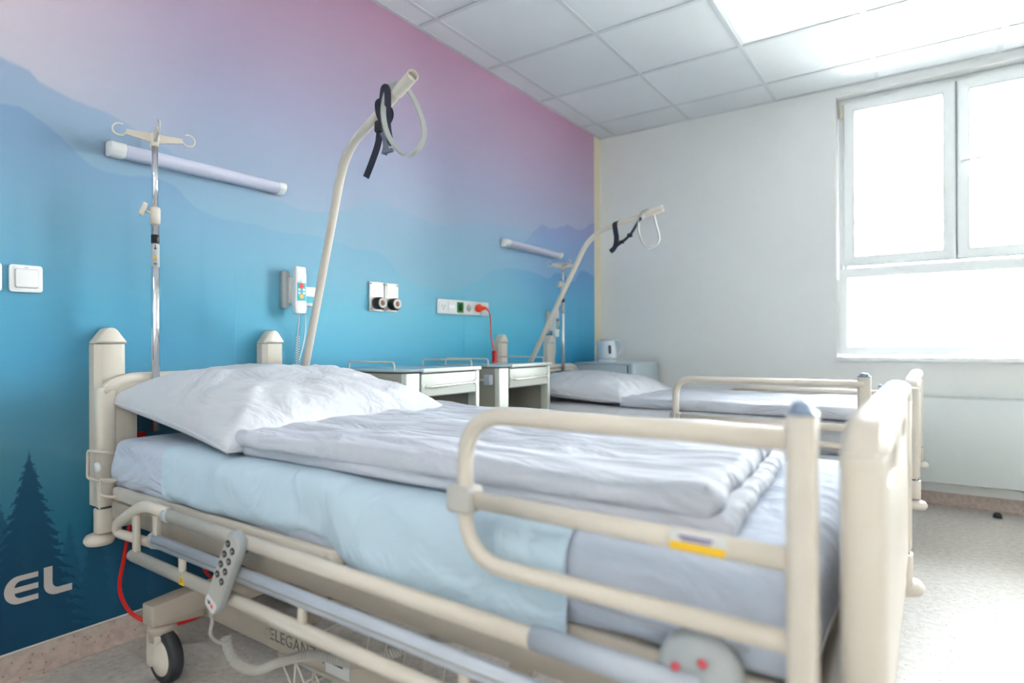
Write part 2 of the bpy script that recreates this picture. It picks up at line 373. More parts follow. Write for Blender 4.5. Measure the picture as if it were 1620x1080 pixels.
    n = N('ShaderNodeTexNoise'); n.inputs['Scale'].default_value = 260; bp = N('ShaderNodeBump'); bp.inputs['Strength'].default_value = .06; bp.inputs['Distance'].default_value = .004
    Lk(tc.outputs['Object'], n.inputs['Vector']); Lk(n.outputs['Fac'], bp.inputs['Height']); Lk(bp.outputs['Normal'], b.inputs['Normal'])
    return m
M['mural'] = mural_mat()

# ------------------------------------------------------------------ room shell
XR, YF, YB, H = 4.9, -1.9, 4.459, 2.639
YM = 4.345                          # the mural stops here, cream strip to the corner
floor = struct(obj('floor', bx(-.15, XR+.15, YF-.15, YB+.35, -.1, 0), M['floor']))
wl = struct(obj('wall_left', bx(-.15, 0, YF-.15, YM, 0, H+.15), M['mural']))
struct(obj('trim_1', bx(-.15, .0, YM, YB, 0, H+.15), M['cream_wall']))
struct(obj('wall_right', bx(XR, XR+.15, YF-.15, YB+.35, 0, H+.15), M['wall']))
struct(obj('wall_front', bx(-.15, XR+.15, YF-.15, YF, 0, H+.15), M['wall']))
# window wall with two openings
WX0, WX1, WZ0, WZ1 = 1.703, 2.975, .868, 2.588
VX0, VX1 = 3.60, 4.72  # second opening lies out of view, added to let in more light
bm = B()
for (a, b_, c, d) in ((-.15, WX0, 0, H+.15), (WX0, WX1, 0, WZ0), (WX0, WX1, WZ1, H+.15), (WX1, VX0, 0, H+.15), (VX0, VX1, 0, WZ0), (VX0, VX1, WZ1, H+.15), (VX1, XR+.15, 0, H+.15)):
    box(bm, a, b_, YB, YB+.35, c, d)
bmesh.ops.remove_doubles(bm, verts=bm.verts, dist=1e-4)
wb = struct(obj('wall_back', bm, M['wall']))
# seams of the printed mural and its lettering
for yy, z0 in ((2.702, .9), (3.558, .9), (1.31, .9)):
    obj('seam', bx(0, .0004, yy-.0007, yy+.0007, .35, 1.26), mat('seam_shade', (96, 160, 196), .6), wl)
def arc2(cx, cy, rx, ry, a0, a1, n=8): return [(cx+rx*math.cos(a0+(a1-a0)*i/n), cy+ry*math.sin(a0+(a1-a0)*i/n)) for i in range(n+1)]
Eo = [(1, 1)]+arc2(.42, .5, .42, .5, PI/2, 3*PI/2, 16)+[(1, 0), (1, .19), (.50, .19)]+arc2(.50, .40, .2, .21, -PI/2, -PI, 6)[1:]+[(1, .40), (1, .60), (.30, .60)]+arc2(.50, .60, .2, .21, PI, PI/2, 6)[1:]+[(1, .81)]
Lo = [(0, 1), (.30, 1), (.30, .45)]+arc2(.52, .45, .22, .22, PI, 3*PI/2, 6)[1:]+[(1, .23), (1, 0), (.45, 0)]+arc2(.45, .38, .45, .38, 3*PI/2, PI, 8)[1:]
for nm, sh, ya, yb, za, zb in (('letter', Eo, .597, .679, .218, .300), ('letter', Lo, .693, .766, .216, .305)):
    obj(nm, slab([[(ya+(yb-ya)*u, za+(zb-za)*v) for u, v in sh]], .0012, 'yz', .0006), M['letter'], wl)
# skirting (coved) left and back
def skirt(name, pts_fn, m):
    bm = B(); prof = [(0, .078), (.006, .078), (.009, .070), (.009, .022), (.016, .008), (.030, .0015), (.030, 0), (0, 0)]
    ends = pts_fn(prof); A = [bm.verts.new(p) for p in ends[0]]; Z = [bm.verts.new(p) for p in ends[1]]
    for i in range(len(A)-1): bm.faces.new((A[i], Z[i], Z[i+1], A[i+1]))
    bm.faces.new(A[::-1]); bm.faces.new(Z); bmesh.ops.recalc_face_normals(bm, faces=bm.faces)
    return struct(obj(name, bm, m))
skirt('baseboard_left', lambda pr: ([(d, YF, h) for d, h in pr], [(d, YB, h) for d, h in pr]), M['base'])
skirt('baseboard_back', lambda pr: ([(0.03, YB-d, h) for d, h in pr], [(XR, YB-d, h) for d, h in pr]), M['base'])
struct(obj('trim_2', bx(0, .004, YF, YM, .0785, .083), mat('pale_skirting_joint', (206, 206, 200), .5)))

# ceiling: slab above, hanging grid of rails, lay-in tiles, light panel in view, added fill panels
GX, GY, CE = .137, 2.326-.6*7, .6
ceil = struct(obj('ceiling', bx(-.15, XR+.15, YF-.15, YB+.35, H+.10, H+.15), M['wall']))
xs = [0]+[GX+CE*i for i in range(0, 8)]+[XR]; ys = [YF]+[GY+CE*i for i in range(0, 12) if YF < GY+CE*i < YB]+[YB]
ys = sorted(set(ys))
rb = B(); rail_mesh = None
for x in xs[1:-1]: obj('ceiling_rail', bx(x-.012, x+.012, YF, YB, H, H+.0035), M['tbar'], ceil)
for y in ys[1:-1]: obj('ceiling_rail', bx(0, XR, y-.012, y+.012, H-.0003, H+.0032), M['tbar'], ceil)
obj('edge_rail', bx(0, XR, YB-.02, YB, H-.0006, H+.003), M['tbar'], ceil)
obj('edge_rail', bx(0, .02, YF, YB, H-.0006, H+.003), M['tbar'], ceil)
JV = ys.index([v for v in ys if abs(v-2.926) < .02][0])
LIT = {(3, JV): '', (1, 2): 'behind the camera by the mural wall', (4, 2): 'behind the camera in the middle of the room', (6, 2): 'behind the camera by the right wall'}  # panels behind the camera are unseen, added to brighten the room
for i in range(len(xs)-1):
    for j in range(len(ys)-1):
        x0, x1, y0, y1 = xs[i]+.002, xs[i+1]-.002, ys[j]+.002, ys[j+1]-.002
        if (i, j) in LIT:
            t = thing('ceiling_light', 'white square light panel set flush in the ceiling grid above the second bed' if (i, j) == (3, JV) else 'unseen ceiling panel added as fill light %s' % LIT[(i, j)], 'ceiling light', ((x0+x1)/2, (y0+y1)/2, H))
            obj('diffuser', bx(x0+.022, x1-.022, y0+.022, y1-.022, H+.004, H+.010), M['panel' if (i, j) == (3, JV) else 'fill_panel'], t)
            obj('light_frame', slab([rrect(x0, x1, y0, y1, .003, 1), rrect(x0+.02, x1-.02, y0+.02, y1-.02, .003, 1)], .008, 'xy', H+.008), M['pvc'], t)
        else:
            dz = random.uniform(0, .0012)
            obj('ceiling_tile', bx(x0, x1, y0, y1, H+.0036+dz, H+.018), M['tile'], ceil)

# window frames: two tilt sashes over one fixed pane
glass = bpy.data.materials.new('window_glass'); glass.use_nodes = True; nt = glass.node_tree
for n in list(nt.nodes): nt.nodes.remove(n)
o_ = nt.nodes.new('ShaderNodeOutputMaterial'); tr = nt.nodes.new('ShaderNodeBsdfTransparent'); gl = nt.nodes.new('ShaderNodeBsdfGlossy')
gl.inputs['Roughness'].default_value = .02; mx_ = nt.nodes.new('ShaderNodeMixShader'); fr = nt.nodes.new('ShaderNodeFresnel'); fr.inputs['IOR'].default_value = 1.45
tr.inputs[0].default_value = (.95, .98, .98, 1)
nt.links.new(fr.outputs[0], mx_.inputs[0]); nt.links.new(tr.outputs[0], mx_.inputs[1]); nt.links.new(gl.outputs[0], mx_.inputs[2]); nt.links.new(mx_.outputs[0], o_.inputs[0])
def frame_xz(x0, x1, z0, z1, wd, y, t, bev=.006):
    return slab([rrect(x0, x1, z0, z1, .002, 1), rrect(x0+wd, x1-wd, z0+wd, z1-wd, .004, 2)], t, 'xz', y, bev)
def window(n, x0, x1, handle=True):
    yc = YB+.125
    wn = struct(obj('window_%d' % n, slab([rrect(x0+.004, x1-.004, WZ0+.03, WZ1-.002, .002, 1), rrect(x0+.055, x1-.055, 1.47, WZ1-.055, .004, 2), rrect(x0+.055, x1-.055, WZ0+.085, 1.405, .004, 2)], .075, 'xz', yc, .005), M['pvc']))
    xm = (x0+x1)/2
    for a, b_ in ((x0+.035, xm-.002), (xm+.002, x1-.035)):
        s = obj('sash', frame_xz(a, b_, 1.478, WZ1-.035, .062, yc-.036, .062, .007), M['pvc'], wn)
        obj('pane', bx(a+.058, b_-.058, yc-.02, yc-.014, 1.53, WZ1-.09), glass, s)
        obj('gasket', slab([rrect(a+.061, b_-.061, 1.539, WZ1-.096, .003, 1), rrect(a+.064, b_-.064, 1.542, WZ1-.099, .003, 1)], .07, 'xz', yc-.034, 0), M['gasket'], s)
    obj('meeting_gap', bx(xm-.0018, xm+.0018, yc-.064, yc-.03, 1.48, WZ1-.037), M['gasket'], wn)
    obj('pane', bx(x0+.05, x1-.05, yc-.004, yc+.002, WZ0+.08, 1.41), glass, wn)
    h = obj('window_handle', bx(xm+.02, xm+.045, yc-.073, yc-.066, 2.03, 2.10, .003), M['pvc'], wn)
    obj('lever', tb(fillet([(xm+.032, yc-.068, 2.055), (xm+.032, yc-.112, 2.055), (xm+.135, yc-.112, 2.062)], .012), .008, rx=.010), M['pvc'], h)
    obj('hinge', bx(x0+.02, x0+.036, yc-.078, yc-.05, WZ1-.135, WZ1-.05, .003), M['cream_wall'], wn)
    obj('hinge', bx(x0+.02, x0+.036, yc-.078, yc-.05, 1.46, 1.50, .003), M['pvc'], wn)
    obj('window_sill', bx(x0-.012, x1+.012, YB-.028, YB+.09, WZ0-.008, WZ0+.018, .005), M['pvc'], wn)
    # outside venetian blind drawn down behind the glass of the lower pane
    for k in range(14):
        z = WZ0+.10+k*.038
        s = B(); box(s, x0+.03, x1-.03, -.022, .022, -.0008, .0008)
        bmesh.ops.rotate(s, verts=s.verts, cent=(0, 0, 0), matrix=Matrix.Rotation(.25, 3, 'X')); bmesh.ops.translate(s, verts=s.verts, vec=(0, YB+.32, z))
        obj('blind_slat', s, M['pvc'], wn)
    obj('blind_rail', bx(x0+.03, x1-.03, YB+.30, YB+.335, WZ0+.06, WZ0+.08, .003), M['grey_plastic'], wn)
    return wn
window(1, WX0, WX1); window(2, VX0, VX1)

# ------------------------------------------------------------------ beds
def make_bed(y0, dz, label, near_loop, far_loop=None, folded=True):
    """y0 near edge; width .96; dz shifts everything above the chassis"""
    W = .96; y1 = y0+W; yc = (y0+y1)/2
    bed = thing('hospital_bed', label, 'bed', (1.12, yc, 0), 'hospital beds')
    P = lambda n, bm, m, par=None, ang=.6: obj(n, bm, M[m], par or bed, ang)
    Z = lambda z: z+dz
    # end boards: slab with rounded top corners, grip opening, chunky outer posts
    def board(name, xc, t, foot):
        top = Z(.888)
        out = f2([(y0+.004, Z(.47)), (y1-.004, Z(.47)), (y1-.004, Z(.845)), (y1-.06, top), (y0+.06, top), (y0+.004, Z(.845))], [.01, .01, .04, .05, .05, .04])
        if foot:
            holes = [rrect(yc-.30, yc-.10, Z(.775), Z(.815), .018), rrect(yc+.10, yc+.30, Z(.775), Z(.815), .018)]
        else:
            holes = [rrect(y0+.115, y1-.115, Z(.62), Z(.842), .03)]
        b_ = P(name, slab([out]+holes, t*.72, 'yz', xc, .006), 'cream')
        P('top_grip', tb(fillet([(xc, y0+.018, Z(.832)), (xc, y0+.080, top-.014), (xc, y1-.080, top-.014), (xc, y1-.018, Z(.832))], .06), t*.53, rx=.018, up=(1, 0, 0), sides=16), 'cream', b_)
        for s, ye in ((1, y0), (-1, y1)):
            yy = ye+s*.024
            P('post', slab([rrect(xc-t/2, xc+t/2, min(ye, ye+s*.055), max(ye, ye+s*.055), t*.42)], .372, 'xy', Z(.478+.186), .012), 'cream', b_)
            P('collar', slab([rrect(xc-t/2-.002, xc+t/2+.002, min(ye-s*.002, ye+s*.05), max(ye-s*.002, ye+s*.05), t*.42)], .075, 'xy', Z(.437), .003), 'cream', b_)
            P('joint', slab([rrect(xc-t/2+.003, xc+t/2-.003, min(ye+s*.003, ye+s*.048), max(ye+s*.003, ye+s*.048), t*.40)], .008, 'xy', Z(.476)), 'edge_dark', b_)
        P('cross_bar', bx(xc-.014, xc+.014, y0+.05, y1-.05, Z(.405), Z(.448), .006), 'cream_dark', b_)
        return b_
    board('headboard', .098, .044, False)
    board('footboard', 2.150, .050, True)
    # round corner bumpers under each post
    for xb, sx in ((.083, -1), (2.158, 1)):
        for ye, s in ((y0, -1), (y1, 1)):
            P('bumper', lt([(.001, .028), (.022, .0275), (.036, .022), (.042, .012), (.042, .004), (.036, -.006), (.001, -.007)], (xb, ye+s*(-.016 if s < 0 else .03), Z(.368)), seg=24), 'cream')
    # mattress platform: side beams, cross beams, backrest frame and mesh slats
    for yy in (y0+.035, y1-.035):
        P('side_beam', bx(.16, 2.10, yy-.017, yy+.017, Z(.452), Z(.505), .006), 'cream_dark')
    for xx in (.16, .62, 1.22, 1.72, 2.09):
        P('cross_beam', bx(xx-.018, xx+.018, y0+.05, y1-.05, Z(.458), Z(.498), .004), 'cream_dark')
    P('backrest_frame', bx(.18, 1.20, y0+.012, y0+.036, Z(.512), Z(.552), .009), 'cream')
    P('hinge_cap', lt([(.004, -.016), (.0205, -.015), (.0205, .013), (.016, .017), (.004, .018)], (1.20, y0+.024, Z(.532)), 'Y', 20), 'cream')
    P('hinge_pin', lt([(.001, -.019), (.009, -.018), (.009, -.012), (.001, -.012)], (1.20, y0+.024, Z(.532)), 'Y', 12), 'grey_plastic')
    P('seat_frame', bx(1.225, 2.08, y0+.03, y0+.05, Z(.508), Z(.540), .006), 'cream')
    for xx in [.22+.125*k for k in range(15)]:
        P('platform_slat', bx(xx, xx+.085, y0+.06, y1-.06, Z(.505), Z(.517), .003, 1), 'laminate')
    # wire mattress stops at the head end
    for xx, z_, s_ in ((.085, .60, 1), (.175, .548, .55)):
        hk = P('mattress_stop', tb(fillet([(xx+.06*s_, y0+.055, Z(z_+.04*s_)), (xx+.05*s_, y0-.010, Z(z_+.058*s_)), (xx-.01, y0-.012, Z(z_+.055*s_)), (xx-.012, y0-.012, Z(z_-.030*s_)), (xx+.07*s_, y0-.004, Z(z_-.034*s_)), (xx+.09*s_, y0+.05, Z(z_-.04*s_))], .012), .0042, sides=8), 'cream')
        if s_ == 1: P('stop_pad', lt([(.002, -.006), (.014, -.004), (.016, .002), (.012, .008), (.002, .009)], (xx+.052, y0-.010, Z(z_+.010)), 'Y', 16), 'white_plastic', hk)
    # chassis: two long beams, end arms, castors
    for yy in (y0+.20, y1-.20):
        P('chassis_beam', bx(.34, 1.98, yy-.018, yy+.018, .150, .226, .006), 'cream_dark')
    for xx in (.36, 1.90):
        P('chassis_arm', slab([f2([(y0+.030, .232), (y0+.030, .172), (y0+.12, .160), (y0+.20, .150), (y1-.20, .150), (y1-.12, .160), (y1-.030, .172), (y1-.030, .232), (y1-.12, .240), (y0+.12, .240)], .006)], .062, 'yz', xx, .007), 'cream_dark')
        for yy in (y0+.072, y1-.072):
            c = P('castor', lt([(.004, .166), (.036, .165), (.040, .150), (.034, .142), (.034, .120), (.004, .118)], (xx, yy, 0)), 'cream_dark')
            # fork shell
            P('fork', slab([f2([(xx-.034, .142), (xx-.034, .045), (xx-.002, .045), (xx+.008, .11), (xx+.032, .125), (xx+.032, .142)], .01)], .060, 'xz', yy, .004), 'cream', c)
            P('tyre', lt([(.048, -.017), (.066, -.019), (.0735, -.013), (.0755, 0), (.0735, .013), (.066, .019), (.048, .017)], (xx+.022, yy, .0757), 'Y', 40), 'tyre', c)
            P('wheel_disc', lt([(.003, -.0255), (.040, -.0245), (.050, -.020), (.053, -.012), (.053, .012), (.050, .020), (.04, .0245), (.003, .0255)], (xx+.022, yy, .0757), 'Y', 36), 'cream', c)
    # lifting gear: crossed arms and columns
    for xx, lean in ((.72, .16), (1.42, .16)):
        for yy in (yc-.17, yc+.17):
            P('lift_arm', slab([f2([(xx-.03, .17), (xx+.03, .17), (xx+lean+.03, Z(.46)), (xx+lean-.03, Z(.46))], .01)], .026, 'xz', yy, .003), 'cream_dark')
        P('lift_shaft', tb([(xx+lean, yc-.2, Z(.45)), (xx+lean, yc+.2, Z(.45))], .016), 'cream_dark')
        P('lift_shaft', tb([(xx, yc-.3, .19), (xx, yc+.3, .19)], .016), 'cream_dark')
    P('actuator', tb([(.80, yc-.05, .25), (1.30, yc-.05, Z(.42))], .030, sides=16), 'laminate_d')
    P('control_box', bx(1.30, 1.62, yc-.13, yc+.10, Z(.39), Z(.452), .012), 'laminate_d')
    P('actuator', tb([(1.62, yc+.06, Z(.43)), (1.95, yc+.06, .26)], .024, sides=14), 'cream_dark')
    # folded three bar side rail
    def folded_rail(yr, x_a, x_b, sgn=-1):
        fr = P('side_rail', tb([(x_a, yr, Z(.540)), (x_b-.20, yr, Z(.530))], .0165, rx=.013, up=(0, 0, 1), sides=14), 'cream')
        P('rail_sleeve', tb([(x_b-.205, yr, Z(.5325)), (x_b+.05, yr, Z(.531))], .0195, rx=.0155, up=(0, 0, 1), sides=14), 'greyblue', fr)
        P('middle_bar', tb([(x_a-.085, yr, Z(.462)), (x_b+.05, yr, Z(.448))], .0185, rx=.012, up=(0, 0, 1), sides=14), 'greyblue', fr)
        P('middle_groove', tb([(x_a-.07, yr+sgn*.0115, Z(.462)), (x_b+.03, yr+sgn*.0115, Z(.448))], .0018, sides=6), 'laminate_d', fr)
        P('lower_bar', tb([(x_a-.205, yr, Z(.398)), (x_b+.02, yr, Z(.385))], .0170, rx=.013, up=(0, 0, 1), sides=14), 'cream', fr)
        P('end_cap', lt([(.003, -.010), (.0175, -.009), (.0185, .004), (.013, .010), (.003, .011)], (x_a-.006, yr, Z(.540)), 'X', 18), 'grey_plastic', fr)
        P('end_cap', lt([(.003, -.006), (.0150, -.005), (.0160, .006), (.003, .007)], (x_a-.085, yr, Z(.462)), 'X', 18), 'grey_plastic', fr)
        P('end_cap', lt([(.003, -.006), (.0140, -.005), (.0150, .006), (.003, .007)], (x_a-.205, yr, Z(.398)), 'X', 18), 'grey_plastic', fr)
        P('rail_loop', tb(fillet([(x_a-.005, yr, Z(.546)), (x_a-.14, yr-.002, Z(.548)), (x_a-.30, yr, Z(.470)), (x_a-.31, yr+.004, Z(.440)), (x_a-.15, yr+.03, Z(.432)), (x_a-.06, yr+.05, Z(.43))], [0, .05, .04, .03, .05, 0], 8), .0150, rx=.012, sides=14), 'cream', fr)
        for xx in (x_a-.185, x_a-.068):
            P('rail_link', slab([f2([(xx-.012, Z(.392) if xx < x_a-.1 else Z(.455)), (xx+.012, Z(.392) if xx < x_a-.1 else Z(.455)), (xx+.009, Z(.53)), (xx-.013, Z(.53))], .005)], .014, 'xz', yr+.002, .003), 'cream', fr)
        for xx in (x_a+.065, x_a+.55, x_a+.98):
            P('rail_link', bx(xx-.010, xx+.010, yr-.006, yr+.007, Z(.392), Z(.455), .004), 'cream', fr)
        P('pivot', lt([(.004, -.014), (.020, -.013), (.024, -.004), (.024, .010), (.004, .012)], (x_a-.135, yr+.028, Z(.445)), 'Y', 20), 'cream', fr)
        P('catch_plate', lt([(.003, -.014), (.045, -.012), (.056, -.002), (.056, .010), (.003, .010)], (x_b+.045, yr+.016, Z(.548)), 'Y', 28), 'grey_plastic', fr)
        for a in range(3):
            P('catch_mark', lt([(.001, -.003), (.0065, -.002), (.001, .0)], (x_b+.040+.022*math.cos(a*2.1+.9), yr-.0005+(0 if sgn < 0 else 0), Z(.552)+.022*math.sin(a*2.1+.9)), 'Y', 12), 'pink_spot', fr)
        st = P('warning_sticker', slab([[(x_a+.075, Z(.385)), (x_a+.100, Z(.385)), (x_a+.0875, Z(.411))]], .0006, 'xz', yr+sgn*.0134), 'yellow', fr)
        P('warning_mark', bx(x_a+.0865, x_a+.0885, yr+sgn*.0142, yr+sgn*.0136, Z(.391), Z(.402)), 'black', st)
    if folded: folded_rail(y0-.022, .60, 1.92)
    # raised loop at the foot end
    def loop(yr, xa, xb, zb, zt, zm, r, rv, pw, fullpost=True):
        lp = P('foot_rail', tb(fillet([(xb, yr, zt), (xa+.0, yr, zt), (xa, yr, zb), (xb, yr, zb)], [0, .085, .085, 0], 10), r, rx=rv, up=(0, 1, 0) if False else None, sides=14), 'cream')
        P('middle_bar', tb([(xa, yr, zm), (xb, yr, zm-.003)], r*1.05, rx=.010, up=(0, 0, 1), sides=14), 'cream', lp)
        P('clamp', slab([rrect(xa-.026, xa+.024, zm-.022, zm+.022, .012)], .040, 'xz', yr, .006), 'clampgrey', lp)
        P('rail_post', slab([rrect(xb-pw/2, xb+pw/2, yr-.014, yr+.014, .011)], (zt+.030)-(zb-.14), 'xy', ((zt+.030)+(zb-.14))/2, .002), 'cream', lp)
        P('post_cap', lt([(.002, .014), (pw*.22, .013), (pw*.34, .009), (pw*.36, .002), (pw*.5, .001), (pw*.5, -.002), (.002, -.002)], (xb, yr, zt+.032), seg=20), 'cap_blue', lp)
        return lp
    nl = loop(*near_loop)
    if far_loop: loop(*far_loop)
    return bed, nl
Y1, D1 = .795, 0.
Y2, D2 = 2.915, -.052
bed1, loop1 = make_bed(Y1, D1, 'cream hospital bed in the foreground with its long side rail folded down', (Y1-.030, 1.590, 2.092, .628, .866, .728, .0140, .0115, .034))
bed2, loop2 = make_bed(Y2, D2, 'cream hospital bed nearer the window, partly hidden behind the foreground bed', (Y2-.032, 1.185, 1.985, .545, .806, .622, .0150, .0215, .050), (Y2+.995, 1.15, 1.98, .46, .700, .55, .0145, .012, .030))
# yellow and white sticker on the middle bar of the foreground loop
st = obj('sticker', bx(1.938, 2.008, Y1-.0415, Y1-.0404, .716, .740, .0), M['white_plastic'], loop1)
obj('yellow_band', bx(1.938, 2.008, Y1-.0420, Y1-.0416, .716, .7265), M['yellow'], st)
obj('purple_lines', box(bx(1.949, 1.993, Y1-.0420, Y1-.0416, .7320, .7350), 1.953, 1.990, Y1-.0420, Y1-.0416, .7285, .7305), M['purple'], st)
# product lettering pressed on the chassis beam and a small rating label
obj('printed_name', text_bm('ELEGANZA', .045, 'xz', (.725, Y1+.1815, .176), 0, .0004, 1.05), M['grey_print'], bed1)
rl = obj('rating_label', bx(.965, 1.055, Y1+.1805, Y1+.1815, .160, .212, .0), M['white_plastic'], bed1)
obj('print_block', bx(.975, .990, Y1+.1798, Y1+.1804, .190, .200), M['red'], rl)
obj('print_block', bx(.995, 1.030, Y1+.1798, Y1+.1804, .185, .198), M['black'], rl)
# battery hose of the bed, red
def hose(pts, r, label, name='red_power_cable'):
    return tag(obj(name, tb(catmull(pts, 8), r, sides=10), M['red']), label, 'cable')
hose([(.035, .930, .62), (.045, .925, .47), (.06, .905, .38), (.05, .895, .29), (.045, .883, .19), (.06, .905, .112), (.11, .940, .075), (.19, .965, .075), (.28, 1.02, .11), (.34, 1.07, .17)], .0062, 'thick red cable looping from behind the headboard down to the foreground castor')
hose([(.06, 1.02, .55), (.13, 1.0, .42), (.20, 1.0, .362), (.24, 1.035, .29), (.24, 1.07, .216), (.22, 1.15, .15)], .0045, 'thin red cable hanging behind the folded side rail of the foreground bed')
tag(obj('red_battery_pack', bx(.012, .050, .925, .968, .44, .690, .008), M['red']), 'red band like pack behind the headboard of the foreground bed', 'battery')

# ------------------------------------------------------------------ bedding
def mattress(y0, dz, label, m='sheet_blue'):
    a, b_, c, d = .135, 2.095, y0+.022, y0+.925
    def disp(p, n):
        e = 0
        side = max(0, -n.y)
        if p.x < .75:
            k = max(0, 1-abs(p.x-.3)/.5)
            e += side*.010*k*ridge(p.x*3+p.z*9, p.z*16, 1.3)
        e += .004*nz3(p.x*5, p.y*5, p.z*9)+side*.004*nz3(p.x*3, 0, p.z*22)
        q = Vector((n.x, n.y, n.z))*e
        if p.z < .55+dz: q.z += .008*nz3(p.x*6, 3, 0)
        return q
    bm = gridbox((a, c, .535+dz), (b_, d, .690+dz), (110, 36, 14), .045, disp)
    o = tag(obj('mattress', bm, M[m], ang=1.2), label, 'mattress')
    sm = obj('sheet_hem', tb([(1.30+.04*i, c-.004+.0015*math.sin(i*1.3), .583+dz+.003*math.sin(i*.7)) for i in range(19)], .0035, sides=6), M['sheet'], o)
    return o
mattress(Y1, D1, 'mattress in a bluish white fitted sheet on the foreground bed')
mattress(Y2, D2, 'mattress in a white fitted sheet on the bed nearer the window', 'pillow')

def draw_sheet(y0, dz, x0, x1):
    c, d = y0+.012, y0+.935; zt = .697+dz
    sec = [(y0+.93, .56+dz), (y0+.938, .64+dz), (y0+.925, .675+dz), (y0+.88, zt)]
    sec += [(y0+.88-(.80)*i/22, zt) for i in range(1, 22)]
    sec += [(y0+.065, zt-.001), (y0+.040, zt-.006), (y0+.022, zt-.018), (y0+.011, zt-.038), (y0+.008, zt-.065), (y0+.009, zt-.09), (y0+.010, zt-.115), (y0+.010, zt-.14), (y0+.012, zt-.162), (y0+.018, zt-.182), (y0+.030, zt-.196)]
    bm = B(); nx = 120; rows = []
    for i in range(nx+1):
        x = x0+(x1-x0)*i/nx; row = []
        for j, (y, z) in enumerate(sec):
            s = max(0, (j-24)/10)            # how far down the near side
            drop = s*(.012*nz3(x*4.2, 1.7)+.010*nz3(x*9, 4.))
            bul = s*(.016*nz3(x*5+z*5, z*5, 2)+.008*ridge(x*6+z*12, z*3, 5)+.004*ridge(x*14-z*9, z*5, 8)-.004)
            if abs(x-1.17) < .16: bul += s*.006*math.cos((x-1.17)*PI/.32); drop += s*.022*math.cos((x-1.17)*PI/.32)
            up_ = 1/(1+math.exp((x-1.215)/.018)); drop += .052*s*up_
            xx = x+.008*nz3(z*9, x*2, 7)*s
            if i == 0: xx += .004*math.sin(j*.9)
            row.append(bm.verts.new((xx, y-abs(bul)*1.0 if s > 0 else y, z+.0025*nz3(x*6, y*6, 3)+drop)))
        rows.append(row)
    for i in range(nx):
        for j in range(len(sec)-1): bm.faces.new((rows[i][j], rows[i+1][j], rows[i+1][j+1], rows[i][j+1]))
    bmesh.ops.recalc_face_normals(bm, faces=bm.faces)
    bmesh.ops.solidify(bm, geom=bm.faces[:], thickness=.0022)
    return bm
tag(obj('draw_sheet', draw_sheet(Y1, D1, .50, 1.755), M['mint'], ang=1.5), 'pale mint draw sheet tucked across the mattress of the foreground bed', 'sheet')

def quad_warp(mn, mx, q):
    """bilinear map of the box footprint onto corners q = near-left, near-right, far-right, far-left"""
    q = [Vector((a, b_)) for a, b_ in q]
    def f(p):
        u = (p.x-mn[0])/(mx[0]-mn[0]); v = (p.y-mn[1])/(mx[1]-mn[1])
        r = q[0]*(1-u)*(1-v)+q[1]*u*(1-v)+q[2]*u*v+q[3]*(1-u)*v
        return Vector((r.x, r.y, p.z))
    return f
def duvet(z0, z1, q, n, seed, amp=.008, edge=.008, foot=0.):
    mn, mx = (0, 0, z0), (1.25, .78, z1)
    def disp(p, nn):
        e = amp*ridge(p.x*1.6+p.y*.8, p.y*5.5+p.x*.7, seed)*.7+amp*.8*nz3(p.x*3.2, p.y*7, seed+4)+amp*.35*ridge(p.x*5, p.y*14, seed+8)
        up = max(0, nn.z)
        v = Vector((0, 0, e*up))
        sx = nn.x; sy = nn.y
        v.x += sx*(edge*nz3(p.y*9, p.z*14, seed)+.5*edge*nz3(p.y*24, p.z*20, seed+1))
        v.y += sy*(edge*1.3*nz3(p.x*3, p.z*5, seed+2))
        if foot and nn.x > .1: v.z += foot*nz3(p.y*22, 0, seed)
        if p.z < (z0+z1)/2: v.z *= .2
        return v
    return gridbox(mn, mx, n, (z1-z0)*.48, disp, quad_warp(mn, mx, q))
dv = tag(obj('duvet', duvet(.726, .760, [(.790, .838), (1.962, .855), (1.905, 1.605), (.700, 1.69)], (150, 84, 6), 3., .015, .014, .003), M['sheet'], ang=1.4), 'white folded duvet lying on the foreground bed', 'duvet')
obj('lower_fold', duvet(.703, .731, [(.800, .850), (1.990, .858), (1.935, 1.61), (.73, 1.68)], (90, 56, 5), 9., .004, .014, .008), M['sheet'], dv, 1.4)
tag(obj('duvet', duvet(.640, .686, [(.84, 2.965), (1.97, 2.955), (1.97, 3.80), (.74, 3.74)], (80, 46, 6), 21., .010, .012), M['sheet'], ang=1.4), 'white folded duvet lying on the bed nearer the window', 'duvet')

